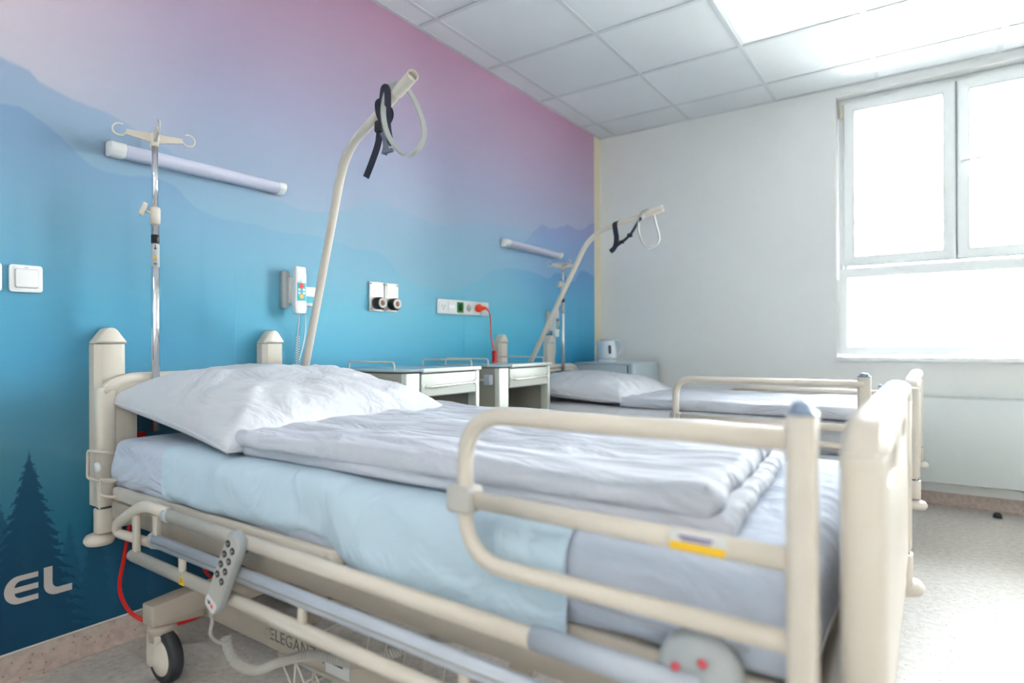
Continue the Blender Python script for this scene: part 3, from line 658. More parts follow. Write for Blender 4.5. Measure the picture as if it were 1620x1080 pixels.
def pillow(c, a, b_, T, tilt, yaw, seed, label, lift=0):
    bm = B(); n = 60; top = {}; bot = {}
    R = Matrix.Rotation(yaw, 3, 'Z') @ Matrix.Rotation(tilt, 3, 'Y')
    for i in range(n+1):
        for j in range(n+1):
            su, sv = i/n*2-1, j/n*2-1
            u, v = math.sin(su*PI/2), math.sin(sv*PI/2)
            X = a*u*(1-.09*(1-v*v)); Yy = b_*v*(1-.07*(1-u*u))
            e = max(0, (1-u*u)*(1-v*v)); t = T*e**.37
            # creases running in from the edges and corners
            ed = (1-e)*e*4
            ang = math.atan2(Yy, X)
            cr = .012*ridge(ang*6, seed, (X*X+Yy*Yy)**.5*2)*ed+.010*nz3(u*2.2, v*2.2, seed)*e**.3+.005*ridge(u*4+v*2, v*4, seed+3)*min(1, ed*1.8)
            up = Vector((X, Yy, t*1.0+cr*min(1, e*12)+.012*(u*u*v*v)*0))
            dn = Vector((X, Yy, -t*.42))
            bend = Vector((0, 0, lift*(1-(v*v))*.0))
            top[i, j] = bm.verts.new(Vector(c)+R @ (up+bend))
            bot[i, j] = top[i, j] if i in (0, n) or j in (0, n) else bm.verts.new(Vector(c)+R @ (dn+bend))
    for i in range(n):
        for j in range(n):
            bm.faces.new((top[i, j], top[i+1, j], top[i+1, j+1], top[i, j+1]))
            q = (bot[i, j], bot[i, j+1], bot[i+1, j+1], bot[i+1, j])
            if len(set(q)) == 4: bm.faces.new(q)
    bmesh.ops.recalc_face_normals(bm, faces=bm.faces)
    o = tag(obj('pillow', bm, M['pillow'], ang=1.4), label, 'pillow')
    # stitched seam round the edge
    ring = []
    for k in range(4*24):
        s = k//24; t = (k % 24)/24*2-1; t = math.sin(t*PI/2)
        u, v = [(t, -1), (1, t), (-t, 1), (-1, -t)][s]
        ring.append(Vector(c)+R @ Vector((a*u*(1-.09*(1-v*v)), b_*v*(1-.07*(1-u*u)), 0)))
    obj('seam', tb(ring, .0035, closed=True, sides=6), M['pillow'], o)
    return o
pillow((.455, 1.240, .762), .380, .420, .134, .112, -.04, 2.2, 'large white pillow resting on the foreground bed against its headboard')
pillow((.53, 3.35, .690), .35, .40, .112, .06, -.02, 7.7, 'large white pillow resting on the bed nearer the window')

# ------------------------------------------------------------------ bed accessories
def trapeze(base, bend, tip, dz, label, hook_style):
    t = thing('trapeze_bar', label, 'trapeze', base, 'bed trapeze bars')
    b0, b1, b2 = Vector(base), Vector(bend), Vector(tip)
    pts = fillet([b0-(b1-b0).normalized()*.14, b0, b1, b2], [0, 0, .12, 0], 10)
    obj('pole', tb(pts, .0155, sides=18), M['cream'], t)
    d = (b2-b1).normalized()
    # open sleeve at the tip
    sl = B(); R0, R1 = .0180, .0150
    side = Vector((-d.y, d.x, 0)).normalized(); upv = d.cross(side)*-1
    rings = []
    for (r, h) in ((R0, -.09), (R0, .012), (R1, .012), (R1, -.06)):
        rings.append([sl.verts.new(b2+d*h+side*math.cos(2*PI*k/24)*r+upv*math.sin(2*PI*k/24)*r) for k in range(24)])
    for A, Bb in zip(rings[:-1], rings[1:]):
        for k in range(24): sl.faces.new((A[k], A[(k+1) % 24], Bb[(k+1) % 24], Bb[k]))
    sl.faces.new(rings[-1]); bmesh.ops.recalc_face_normals(sl, faces=sl.faces)
    obj('end_sleeve', sl, M['cream'], t)
    return t, b0, b1, b2, d, side
VD = Vector((.62, -.75, -.25)).normalized()
def flat_band(pts, wd, th, side, sm=8, face=False):
    """webbing: flat section, width along `side`"""
    P = catmull(pts, sm); bm = B(); rings = []
    for i, p in enumerate(P):
        T = (P[min(i+1, len(P)-1)]-P[max(i-1, 0)]).normalized(); s = T.cross(VD) if face else Vector(side)
        s = (s-T*s.dot(T)).normalized(); n = T.cross(s)
        rings.append([bm.verts.new(p+s*a*wd/2+n*b_*th/2) for a, b_ in ((-1, -1), (1, -1), (1, 1), (-1, 1))])
    for A, Bq in zip(rings[:-1], rings[1:]):
        for k in range(4): bm.faces.new((A[k], A[(k+1) % 4], Bq[(k+1) % 4], Bq[k]))
    bm.faces.new(rings[0][::-1]); bm.faces.new(rings[-1]); bmesh.ops.recalc_face_normals(bm, faces=bm.faces)
    return bm
# foreground trapeze
t1, b0, b1, b2, d, side = trapeze((.118, 1.546, .91), (.495, 1.435, 1.668), (.972, 1.28, 1.757), 0, 'cream trapeze bar rising from the head of the foreground bed', 0)
def along(k, dz=0, s=0): return b2+d*k+Vector((0, 0, dz))+side*s
lp = [along(-.075, .022), along(-.062, .010, .012), along(-.03, -.06, .034), along(.0, -.145, .042), along(-.005, -.195, .03), along(-.03, -.213, .010), along(-.058, -.195, -.008), along(-.095, -.13, -.030), along(-.118, -.055, -.034), along(-.112, .005, -.026), along(-.095, .028, -.012)]
obj('grab_loop', flat_band(lp+[lp[0]], .016, .006, side), M['handle_grey'], t1)
k0 = -.185
obj('strap', flat_band([along(k0, .022, 0), along(k0+.004, .008, -.021), along(k0+.012, -.03, -.022), along(k0+.03, -.06, -.018), along(k0+.052, -.03, -.03), along(k0+.075, .012, -.035), along(k0+.088, .004, -.03), along(k0+.07, -.04, -.02), along(k0+.05, -.07, -.012), along(k0+.060, -.125, -.01), along(k0+.085, -.155, -.012)], .020, .003, d, face=True), M['strap'], t1)
obj('strap', flat_band([along(k0, .021, 0), along(k0-.008, .004, .021), along(k0+.002, -.022, .02), along(k0+.016, -.06, 0)], .022, .003, d, face=True), M['strap'], t1)
obj('strap', flat_band([along(k0+.012, -.072, -.02), along(k0+.0, -.115, -.02), along(k0-.04, -.155, -.022), along(k0-.095, -.185, -.02)], .020, .003, d, face=True), M['strap'], t1)
obj('strap', flat_band([along(k0+.02, -.09, -.016), along(k0+.045, -.12, -.018), along(k0+.05, -.15, -.018), along(k0+.035, -.165, -.016)], .018, .003, d, face=True), M['strap_grey'], t1)
cb = along(k0+.008, -.065, -.02)
obj('buckle', bx(cb.x-.016, cb.x+.016, cb.y-.010, cb.y+.010, cb.z-.022, cb.z+.018, .008), M['black'], t1)
cb = along(k0+.06, -.165, -.014); obj('buckle', bx(cb.x-.02, cb.x+.022, cb.y-.006, cb.y+.006, cb.z-.006, cb.z+.007, .004), M['strap_grey'], t1)
cb = along(k0+.02, -.165, -.014)
# far trapeze
t2, b0, b1, b2, d, side = trapeze((.120, 3.225, .868), (.548, 3.222, 1.628), (.985, 3.216, 1.722), 0, 'cream trapeze bar rising from the head of the bed nearer the window', 1)
lp = [along(-.075, .022), along(-.055, .005, .02), along(-.04, -.07, .034), along(-.022, -.150, .034), along(-.035, -.185, .02), along(-.066, -.195, 0), along(-.095, -.17, -.02), along(-.118, -.10, -.03), along(-.120, -.03, -.03), along(-.105, .012, -.02)]
obj('grab_loop', flat_band(lp+[lp[0]], .016, .006, side), M['handle_grey'], t2)
obj('strap', flat_band([along(-.275, .02, .0), along(-.275, .003, -.02), along(-.272, -.04, -.016), along(-.270, -.075, -.008), along(-.276, -.115, -.006), along(-.29, -.135, -.006), along(-.31, -.143, -.006)], .030, .004, d), M['strap'], t2)
obj('strap', flat_band([along(-.315, -.140, -.006), along(-.25, -.118, -.01), along(-.20, -.10, -.014), along(-.165, -.078, -.02), along(-.112, -.025, -.032), along(-.106, -.028, -.02)], .016, .004, (0, 0, 1)), M['strap'], t2)
cb = along(-.18, -.092, -.018); obj('buckle', bx(cb.x-.016, cb.x+.016, cb.y-.008, cb.y+.008, cb.z-.012, cb.z+.012, .006), M['black'], t2)
cb = along(-.235, -.112, -.012); obj('buckle', bx(cb.x-.016, cb.x+.016, cb.y-.006, cb.y+.006, cb.z-.010, cb.z+.010, .004), M['black'], t2)

def iv_pole(x, y, zb, ztop, zcol, zband, label, yaw=.3):
    t = thing('iv_pole', label, 'IV stand', (x, y, zb), 'IV poles at the bed heads')
    obj('lower_tube', tb([(x, y, zb), (x, y, zcol)], .0118, sides=20), M['chrome'], t)
    obj('upper_tube', tb([(x, y, zcol), (x, y, ztop-.03)], .0092, sides=20), M['chrome'], t)
    col = obj('collar', lt([(.004, -.03), (.0150, -.029), (.0155, -.008), (.0155, .018), (.0135, .024), (.004, .024)], (x, y, zcol), seg=20), M['cream'], t)
    obj('knob_stem', tb([(x-.002, y-.012, zcol+.004), (x-.004, y-.03, zcol+.010)], .005, sides=8), M['cream'], col)
    k = slab([rrect(-.013, .013, -.022, .022, .009)], .013, 'xz', 0, .003)
    bmesh.ops.rotate(k, verts=k.verts, cent=(0, 0, 0), matrix=Matrix.Rotation(-.35, 3, 'X')); bmesh.ops.rotate(k, verts=k.verts, cent=(0, 0, 0), matrix=Matrix.Rotation(-.5, 3, 'Z'))
    bmesh.ops.translate(k, verts=k.verts, vec=(x-.006, y-.034, zcol+.014)); obj('knob', k, M['cream'], col)
    obj('black_band', lt([(.0115, -.014), (.0123, -.013), (.0123, .013), (.0115, .014)], (x, y, zband), seg=20), M['black'], t)
    lb = obj('label_strip', lt([(.0110, -.075), (.01205, -.074), (.01205, .0), (.0110, .001)], (x, y, zband-.018), seg=20), M['grey_plastic'], t)
    dirc = Vector((CAM[0]-x, CAM[1]-y, 0)).normalized(); sd = Vector((-dirc.y, dirc.x, 0))
    def patch(cz, w_, h_, m, tri=False):
        c = Vector((x, y, cz))+dirc*.0123; bm = B()
        if tri: vs = [c-sd*w_-Vector((0, 0, h_)), c+sd*w_-Vector((0, 0, h_)), c+Vector((0, 0, h_))]
        else: vs = [c-sd*w_-Vector((0, 0, h_)), c+sd*w_-Vector((0, 0, h_)), c+sd*w_+Vector((0, 0, h_)), c-sd*w_+Vector((0, 0, h_))]
        bm.faces.new([bm.verts.new(v) for v in vs]); bmesh.ops.solidify(bm, geom=bm.faces[:], thickness=.0006); obj('print_mark', bm, M[m], lb)
    patch(zband-.032, .0035, .002, 'black'); patch(zband-.026, .001, .006, 'black'); patch(zband-.057, .006, .007, 'yellow', True); patch(zband-.058, .0006, .003, 'black'); patch(zband-.082, .0045, .0015, 'black')
    # four armed hanger with open rings
    hb = obj('hanger', lt([(.004, -.032), (.0120, -.031), (.0130, -.012), (.0145, 0), (.011, .012), (.004, .013)], (x, y, ztop), seg=20), M['cream'], t)
    for q in range(4):
        a = yaw+q*PI/2; dx, dy = math.cos(a), math.sin(a); u = Vector((dx, dy, 0)); s = Vector((-dy, dx, 0)); c0 = Vector((x, y, ztop-.004))
        bm = B(); rings = []
        for (r_, hh, ww, zz) in ((.006, .016, .006, 0), (.045, .012, .0045, .003), (.080, .009, .0035, .006)):
            rings.append([bm.verts.new(c0+u*r_+s*sx*ww+Vector((0, 0, zz+sz*hh))) for sx, sz in ((-1, -1), (1, -1), (1, .8), (-1, .8))])
        for A, Bq in zip(rings[:-1], rings[1:]):
            for k_ in range(4): bm.faces.new((A[k_], A[(k_+1) % 4], Bq[(k_+1) % 4], Bq[k_]))
        bm.faces.new(rings[0][::-1]); bm.faces.new(rings[-1]); bmesh.ops.recalc_face_normals(bm, faces=bm.faces)
        ar = obj('arm', bm, M['cream'], hb)
        ring = [c0+u*(.098-.019*math.cos(g))+Vector((0, 0, .010+.019*math.sin(g))) for g in [-.25+k_*(-5.0)/20+.0 for k_ in range(21)]]
        obj('hook', tb(ring, .0028, sides=8), M['cream'], ar)
    return t
iv_pole(.130, .958, .70, 1.660, 1.405, 1.326, 'chrome infusion pole with four cream hooks at the head of the foreground bed', yaw=1.25)
iv_pole(.130, 3.615, .66, 1.518, 1.372, 1.276, 'chrome infusion pole with four cream hooks at the head of the bed nearer the window', yaw=1.0)

# bed handset and its coiled cable
def handset(p_top, p_bot, label):
    t = thing('bed_handset', label, 'remote control', p_bot)
    a, b_ = Vector(p_top), Vector(p_bot); L = (a-b_).length; ax = (a-b_).normalized(); nrm = Vector((.10, -1, .18)); nrm = (nrm-ax*nrm.dot(ax)).normalized(); sd = ax.cross(nrm)
    mtx = Matrix((sd, ax, nrm)).transposed()
    def place(bm): 
        for v in bm.verts: v.co = b_+mtx @ v.co
        bmesh.ops.recalc_face_normals(bm, faces=bm.faces)
        return bm
    pl = lambda loops, t_, z, bev=0: place(slab(loops, t_, 'xy', z, bev))
    body = obj('casing', pl([f2([(-.020, 0), (.020, 0), (.027, .035), (.0275, L-.012), (.018, L), (-.018, L), (-.0275, L-.012), (-.027, .035)], .010)], .022, .0, .005), M['grey_plastic'], t)
    obj('front_plate', pl([f2([(-.016, .032), (.016, .032), (.022, .05), (.022, L-.016), (.014, L-.006), (-.014, L-.006), (-.022, L-.016), (-.022, .05)], .006)], .002, .0112), M['clampgrey'], t)
    for r in range(4):
        for c_ in (-1, 1):
            cc = (c_*.0108, L-.030-r*.0285-(.004 if c_ > 0 else 0))
            k = obj('button', place(slab([arc2(cc[0], cc[1], .0078, .0078, 0, 2*PI*.999, 20)], .002, 'xy', .0125)), M['black'], t)
            obj('button_ring', place(slab([arc2(cc[0], cc[1], .0022, .0022, 0, 2*PI*.999, 12)], .0008, 'xy', .0138)), M['greyblue'], k)
            obj('print_mark', place(slab([rrect(cc[0]-.002, cc[0]+.002, cc[1]-.0115, cc[1]-.0105, .0002, 1)], .0006, 'xy', .0124)), M['black'], t)
    w_ = obj('lower_badge', pl([f2([(-.019, .006), (.019, .006), (.022, .026), (.018, .034), (-.018, .034), (-.022, .026)], .006)], .002, .0116), M['white_plastic'], t)
    obj('red_dot', place(slab([arc2(.008, .020, .005, .005, 0, 2*PI*.999, 14)], .0008, 'xy', .0132)), M['pink_spot'], w_)
    obj('black_dot', place(slab([arc2(-.005, .021, .004, .004, 0, 2*PI*.999, 14)], .0008, 'xy', .0132)), M['black'], w_)
    obj('print_mark', place(slab([rrect(-.014, .002, .0205, .0222, .0002, 1)], .0006, 'xy', .0131)), M['black'], w_)
    hk = obj('hook', place(box(B(), -.012, .012, L-.055, L-.02, -.030, -.010, .004)), M['edge_dark'], t)
    # cable: straight drop, then a springy coil looping back under the bed
    q = b_-ax*.004
    obj('cable_sleeve', tb([q+ax*.004, q-ax*.016], .0062, sides=10), M['clampgrey'], t)
    path = catmull([q-ax*.012, q+Vector((-.010, .004, -.03)), q+Vector((-.028, .01, -.065)), q+Vector((-.040, .03, -.095)), q+Vector((-.035, .05, -.105))], 8)
    cable = obj('cable', tb(path, .0038, sides=10), M['clampgrey'], t)
    tail = catmull([q+Vector((-.048, .06, -.098)), q+Vector((-.046, .065, -.135)), q+Vector((-.012, .07, -.160)), q+Vector((.05, .08, -.158)), q+Vector((.12, .10, -.125)), q+Vector((.20, .13, -.100)), q+Vector((.29, .16, -.105)), q+Vector((.36, .20, -.085)), q+Vector((.42, .26, -.06)), q+Vector((.50, .33, -.055))], 120)
    hel = []; acc = 0
    n0 = Vector((0, 0, 1))
    for i, p in enumerate(tail):
        T = (tail[min(i+1, len(tail)-1)]-tail[max(i-1, 0)]).normalized(); n1 = (n0-T*n0.dot(T)).normalized(); n0 = n1; n2 = T.cross(n1)
        if i: acc += (p-tail[i-1]).length
        ang = acc/.0068*2*PI
        hel.append(p+(n1*math.cos(ang)+n2*math.sin(ang))*.0088)
    obj('coiled_cable', tb(hel, .0030, sides=6), M['clampgrey'], t, )
    return t
handset((.958, .752, .560), (.855, .748, .372), 'grey bed handset with eight dark round buttons hung on the folded side rail')

# wire basket under the foreground bed
def basket():
    t = thing('wire_basket', 'cream wire storage basket under the foreground bed chassis', 'basket', (1.05, 1.10, .0))
    x0, x1, y0, y1, z0, z1 = .76, 1.36, .98, 1.24, .045, .145
    rim = obj('rim', tb([(x0, y0, z1), (x1, y0, z1), (x1, y1, z1), (x0, y1, z1)], .0045, closed=True, sides=8), M['cream'], t)
    obj('rim', tb([(x0+.03, y0+.02, z0), (x1-.03, y0+.02, z0), (x1-.03, y1-.02, z0), (x0+.03, y1-.02, z0)], .0035, closed=True, sides=8), M['cream'], t)
    n = 8
    for i in range(n):
        xa = x0+(x1-x0)*i/n; xb = x0+(x1-x0)*(i+1)/n; xm = (xa+xb)/2
        for p, q in (((xa, y0, z1), (xm, y0+.02, z0)), ((xm, y0+.02, z0), (xb, y0, z1)), ((xm, y0+.02, z0), (xb, y1-.02, z0)), ((xb, y1-.02, z0), (xb, y1, z1))):
            obj('wire', tb([p, q], .0028, sides=6), M['cream'], t)
    for xx in (x0+.02, x0+.30, x1-.02): obj('hanger_wire', tb([(xx, y0, z1), (xx-.035, y0+.015, .236)], .004, sides=6), M['cream'], t)
basket()

# ------------------------------------------------------------------ wall mounted things
def guard_post(yc, label):
    t = thing('wall_guard_post', label, 'wall guard', (0, yc, .2), 'wall guard posts behind the beds')
    w_, dp, z0, zs, zt = .090, .052, .47, .985, 1.036
    bm = B(); prof = [(-w_/2, 0), (-w_/2, dp-.016), (-w_/2+.016, dp), (w_/2-.016, dp), (w_/2, dp-.016), (w_/2, 0)]
    def sec(z): return [bm.verts.new((x, yc+y, z)) for y, x in prof]
    A, Bq = sec(z0), sec(zs-.002)
    for i in range(len(prof)): bm.faces.new((A[i], A[(i+1) % 6], Bq[(i+1) % 6], Bq[i]))
    bm.faces.new(A[::-1]); bm.faces.new(Bq); bmesh.ops.recalc_face_normals(bm, faces=bm.faces)
    obj('post_body', bm, M['cream'], t, .3)
    out = f2([(yc-w_/2-.001, zs), (yc+w_/2+.001, zs), (yc+w_/2+.001, zs+.006), (yc+.016, zt-.003), (yc, zt+.002), (yc-.016, zt-.003), (yc-w_/2-.001, zs+.006)], [.001, .001, .002, .010, .008, .010, .002])
    obj('post_cap', slab([out], dp-.001, 'yz', (dp+.001)/2, .006), M['cream'], t)
guard_post(.860, 'cream wall guard post behind the near end of the foreground headboard')
guard_post(1.445, 'cream wall guard post beside the foreground trapeze bar')
guard_post(3.032, 'cream wall guard post behind the second nightstand')
guard_post(3.608, 'cream wall guard post beside the far infusion pole')

def wall_lamp(y0, y1, z, label):
    t = thing('reading_lamp', label, 'wall lamp', (0, (y0+y1)/2, z), 'tubular wall lamps')
    obj('back_plate', bx(0, .018, y0+.01, y1-.01, z-.018, z+.018, .003), M['white_plastic'], t)
    prof = lambda s: f2([(.004, z-.022*s), (.040, z-.024*s), (.060, z-.004), (.056, z+.020*s), (.004, z+.024*s)], .012)
    for a, b_, m, n, s in ((y0, y0+.045, 'white_plastic', 'end_cap', 1.06), (y1-.03, y1, 'white_plastic', 'end_cap', 1.06), (y0+.045, y1-.03, 'lamp_dif', 'diffuser', .96)):
        obj(n, slab([prof(s)], b_-a, 'xz', (a+b_)/2, .002 if n == 'end_cap' else 0), M[m], t)
wall_lamp(.862, 1.502, 1.618, 'long white tubular wall lamp above the foreground bed')
wall_lamp(3.06, 3.755, 1.610, 'long white tubular wall lamp above the bed nearer the window')

def switch(yc, zc, label):
    t = thing('light_switch', label, 'light switch', (0, yc, zc), None)
    obj('switch_plate', slab([rrect(yc-.0405, yc+.0405, zc-.0405, zc+.0405, .010)], .010, 'yz', .005, .003), M['white_plastic'], t)
    obj('rocker', slab([rrect(yc-.027, yc+.027, zc-.027, zc+.027, .006)], .006, 'yz', .0125, .002), M['white_plastic'], t)
    obj('gap', slab([rrect(yc-.0285, yc+.0285, zc-.0285, zc+.0285, .006)], .001, 'yz', .0102), M['grey_plastic'], t)
    obj('notch', bx(.010, .012, yc-.004, yc+.004, zc+.0305, zc+.034), M['grey_plastic'], t)
switch(.6505, 1.178, 'square white light switch on the mural left of the infusion pole')
switch(.5530, 1.178, 'square white light switch cut off by the left edge of the photo')

def nurse_call(y, z, label, s=1):
    t = thing('nurse_call_handset', label, 'call handset', (0, y, z), 'nurse call handsets on the wall')
    obj('cradle', bx(0, .022, y-.046, y-.012, z-.075, z+.078, .005), M['grey_plastic'], t)
    obj('cradle_bracket', bx(.018, .038, y-.022, y+.01, z-.055, z+.055, .004), M['white_plastic'], t)
    body = obj('handset_body', slab([f2([(y-.014, z-.098), (y+.034, z-.098), (y+.036, z+.06), (y+.032, z+.098), (y-.016, z+.098), (y-.020, z-.06)], .006)], .028, 'yz', .053, .006), M['white_plastic'], t)
    kp = obj('keypad', bx(.0665, .0678, y-.012, y+.030, z-.045, z+.030, .0), M['teal'], t)
    cy = y+.009
    def dot(a, b_, r, m): obj('button', slab([arc2(a, b_, r*1.1, r, 0, 2*PI*.999, 16)], .001, 'yz', .0684), M[m], kp)
    dot(cy, z+.016, .0105, 'red'); dot(cy, z-.027, .0092, 'yellow_d')
    for a in (-1, 1):
        for b_ in (0, -1): dot(cy+a*.0115, z+.001+b_*.014, .0052, 'white_plastic')
    obj('print_mark', bx(.0671, .0674, cy-.006, cy+.006, z+.035, z+.037), M['green'], t)
    # wall box with teal band and cables
    obj('wall_box', bx(0, .020, y+.052, y+.118, z-.062, z+.020, .004), M['white_plastic'], t)
    obj('box_band', bx(.020, .0212, y+.056, y+.114, z-.048, z-.020), M['teal'], t)
    obj('connector', bx(.006, .020, y+.058, y+.072, z-.085, z-.06, .003), M['grey_plastic'], t)
    pts = catmull([(.050, cy, z-.097), (.045, cy+.004, z-.13), (.030, cy+.010, z-.16), (.022, cy+.012, z-.19)], 6)
    obj('cable', tb(pts, .0028, sides=8), M['white_plastic'], t)
    hel = [(.022+.007*math.cos(k*.55), cy+.012+.007*math.sin(k*.55), z-.19-k*.00095) for k in range(150)]
    obj('coiled_cable', tb(hel, .0022, sides=6), M['white_plastic'], t)
    obj('cable', tb(catmull([(.013, y+.065, z-.083), (.014, y+.067, z-.13), (.02, y+.058, z-.2), (.022, cy+.02, z-.30)], 6), .0024, sides=8), M['white_plastic'], t)
nurse_call(1.552, 1.206, 'white nurse call handset with teal keypad beside the foreground trapeze bar')
nurse_call(3.640, 1.125, 'white nurse call handset behind the far infusion pole')

def gas(yc, label):
    t = thing('gas_outlet', label, 'gas outlet', (0, yc, 1.21), 'steel gas outlets')
    obj('plate', bx(0, .010, yc-.0455, yc+.0455, 1.140, 1.280, .0015), M['steel'], t)
    for a in (-1, 1):
        for z in (1.149, 1.271): obj('screw', lt([(.001, .0125), (.0035, .012), (.0035, .009), (.001, .009)], (0, yc+a*.037, z), 'X', 12), M['edge_dark'], t)
    c = obj('connector', lt([(.030, .009), (.031, .030), (.029, .045), (.022, .047), (.022, .040), (.002, .040)], (0, yc+.002, 1.178), 'X', 28), M['black'], t)
    obj('ring', lt([(.024, .044), (.0245, .050), (.020, .053), (.014, .050), (.014, .044)], (0, yc+.002, 1.178), 'X', 28), M['white_plastic'], c)
    obj('core', lt([(.013, .044), (.013, .049), (.006, .050), (.002, .046)], (0, yc+.002, 1.178), 'X', 20), M['brown'], c)
    obj('print_mark', bx(.0100, .0103, yc-.020, yc+.012, 1.232, 1.236), M['pink_spot'], t)
gas(2.0285, 'square steel gas outlet plate with black connector, left of the pair')
gas(2.1260, 'square steel gas outlet plate with black connector, right of the pair')

def socket_strip():
    t = thing('socket_strip', 'white strip of five wall sockets with one green socket', 'wall socket', (0, 2.656, 1.187))
    y0, y1, z0, z1 = 2.468, 2.846, 1.146, 1.228; p = (y1-y0-.006)/5
    obj('socket_frame', slab([rrect(y0, y1, z0, z1, .009)], .010, 'yz', .005, .003), M['white_plastic'], t)
    for i in range(5):
        c = y0+.003+p*(i+.5); zc = (z0+z1)/2
        m = 'green' if i == 2 else 'white_plastic'
        s = obj('socket', slab([rrect(c-.028, c+.028, zc-.030, zc+.030, .005)], .004, 'yz', .0115, .001), M[m], t)
        if i in (2, 3, 4): obj('socket_well', lt([(.021, .0140), (.0205, .0095), (.002, .0092)], (0, c, zc), 'X', 24), M['green_d' if i == 2 else 'grey_plastic'], s)
        if i == 0:
            for a, b_ in ((-.010, .002), (.012, .002), (.001, -.013)): obj('jack', lt([(.0062, .0139), (.0062, .0137), (.003, .0150), (.001, .0150)], (0, c+a, zc+b_), 'X', 14), M['grey_plastic'], s)
        if i == 1:
            for a in (-.011, .011): obj('jack', bx(.0135, .0145, c+a-.008, c+a+.008, zc-.006, zc+.010), M['pvc'], s)
    return t
socket_strip()
def single_socket():
    t = thing('socket_plate', 'small white single wall plate at the right end of the socket strip', 'wall plate', (0, 2.888, 1.187))
    obj('plate', slab([rrect(2.851, 2.927, 1.146, 1.228, .008)], .010, 'yz', .005, .003), M['white_plastic'], t)
    obj('cover', slab([rrect(2.862, 2.916, 1.158, 1.216, .005)], .004, 'yz', .0115, .001), M['white_plastic'], t)
single_socket()
def red_plug():
    c = 2.468+.003+(.378-.006)/5*4.5
    t = thing('red_power_plug', 'orange red plug in the last socket with its cord hanging to a red block', 'plug', (0, c, 1.187))
    obj('plug_body', lt([(.004, .014), (.021, .016), (.024, .024), (.024, .036), (.019, .044), (.004, .046)], (0, c, 1.189), 'X', 24), M['orange_red'], t)
    obj('plug_neck', tb(catmull([(.038, c+.004, 1.189), (.050, c+.020, 1.190), (.052, c+.045, 1.188), (.048, c+.062, 1.180)], 6), .008, radii=[.016-.0095*min(1, k/14) for k in range(19)], sides=12), M['orange_red'], t)
    obj('cord', tb(catmull([(.048, c+.058, 1.183), (.045, c+.085, 1.155), (.044, c+.093, 1.10), (.046, c+.098, 1.02), (.055, c+.10, .965), (.062, c+.106, .945)], 8), .0042, sides=10), M['orange_red'], t)
    obj('block', bx(.050, .074, c+.094, c+.119, .855, .940, .005), M['red'], t)
red_plug()

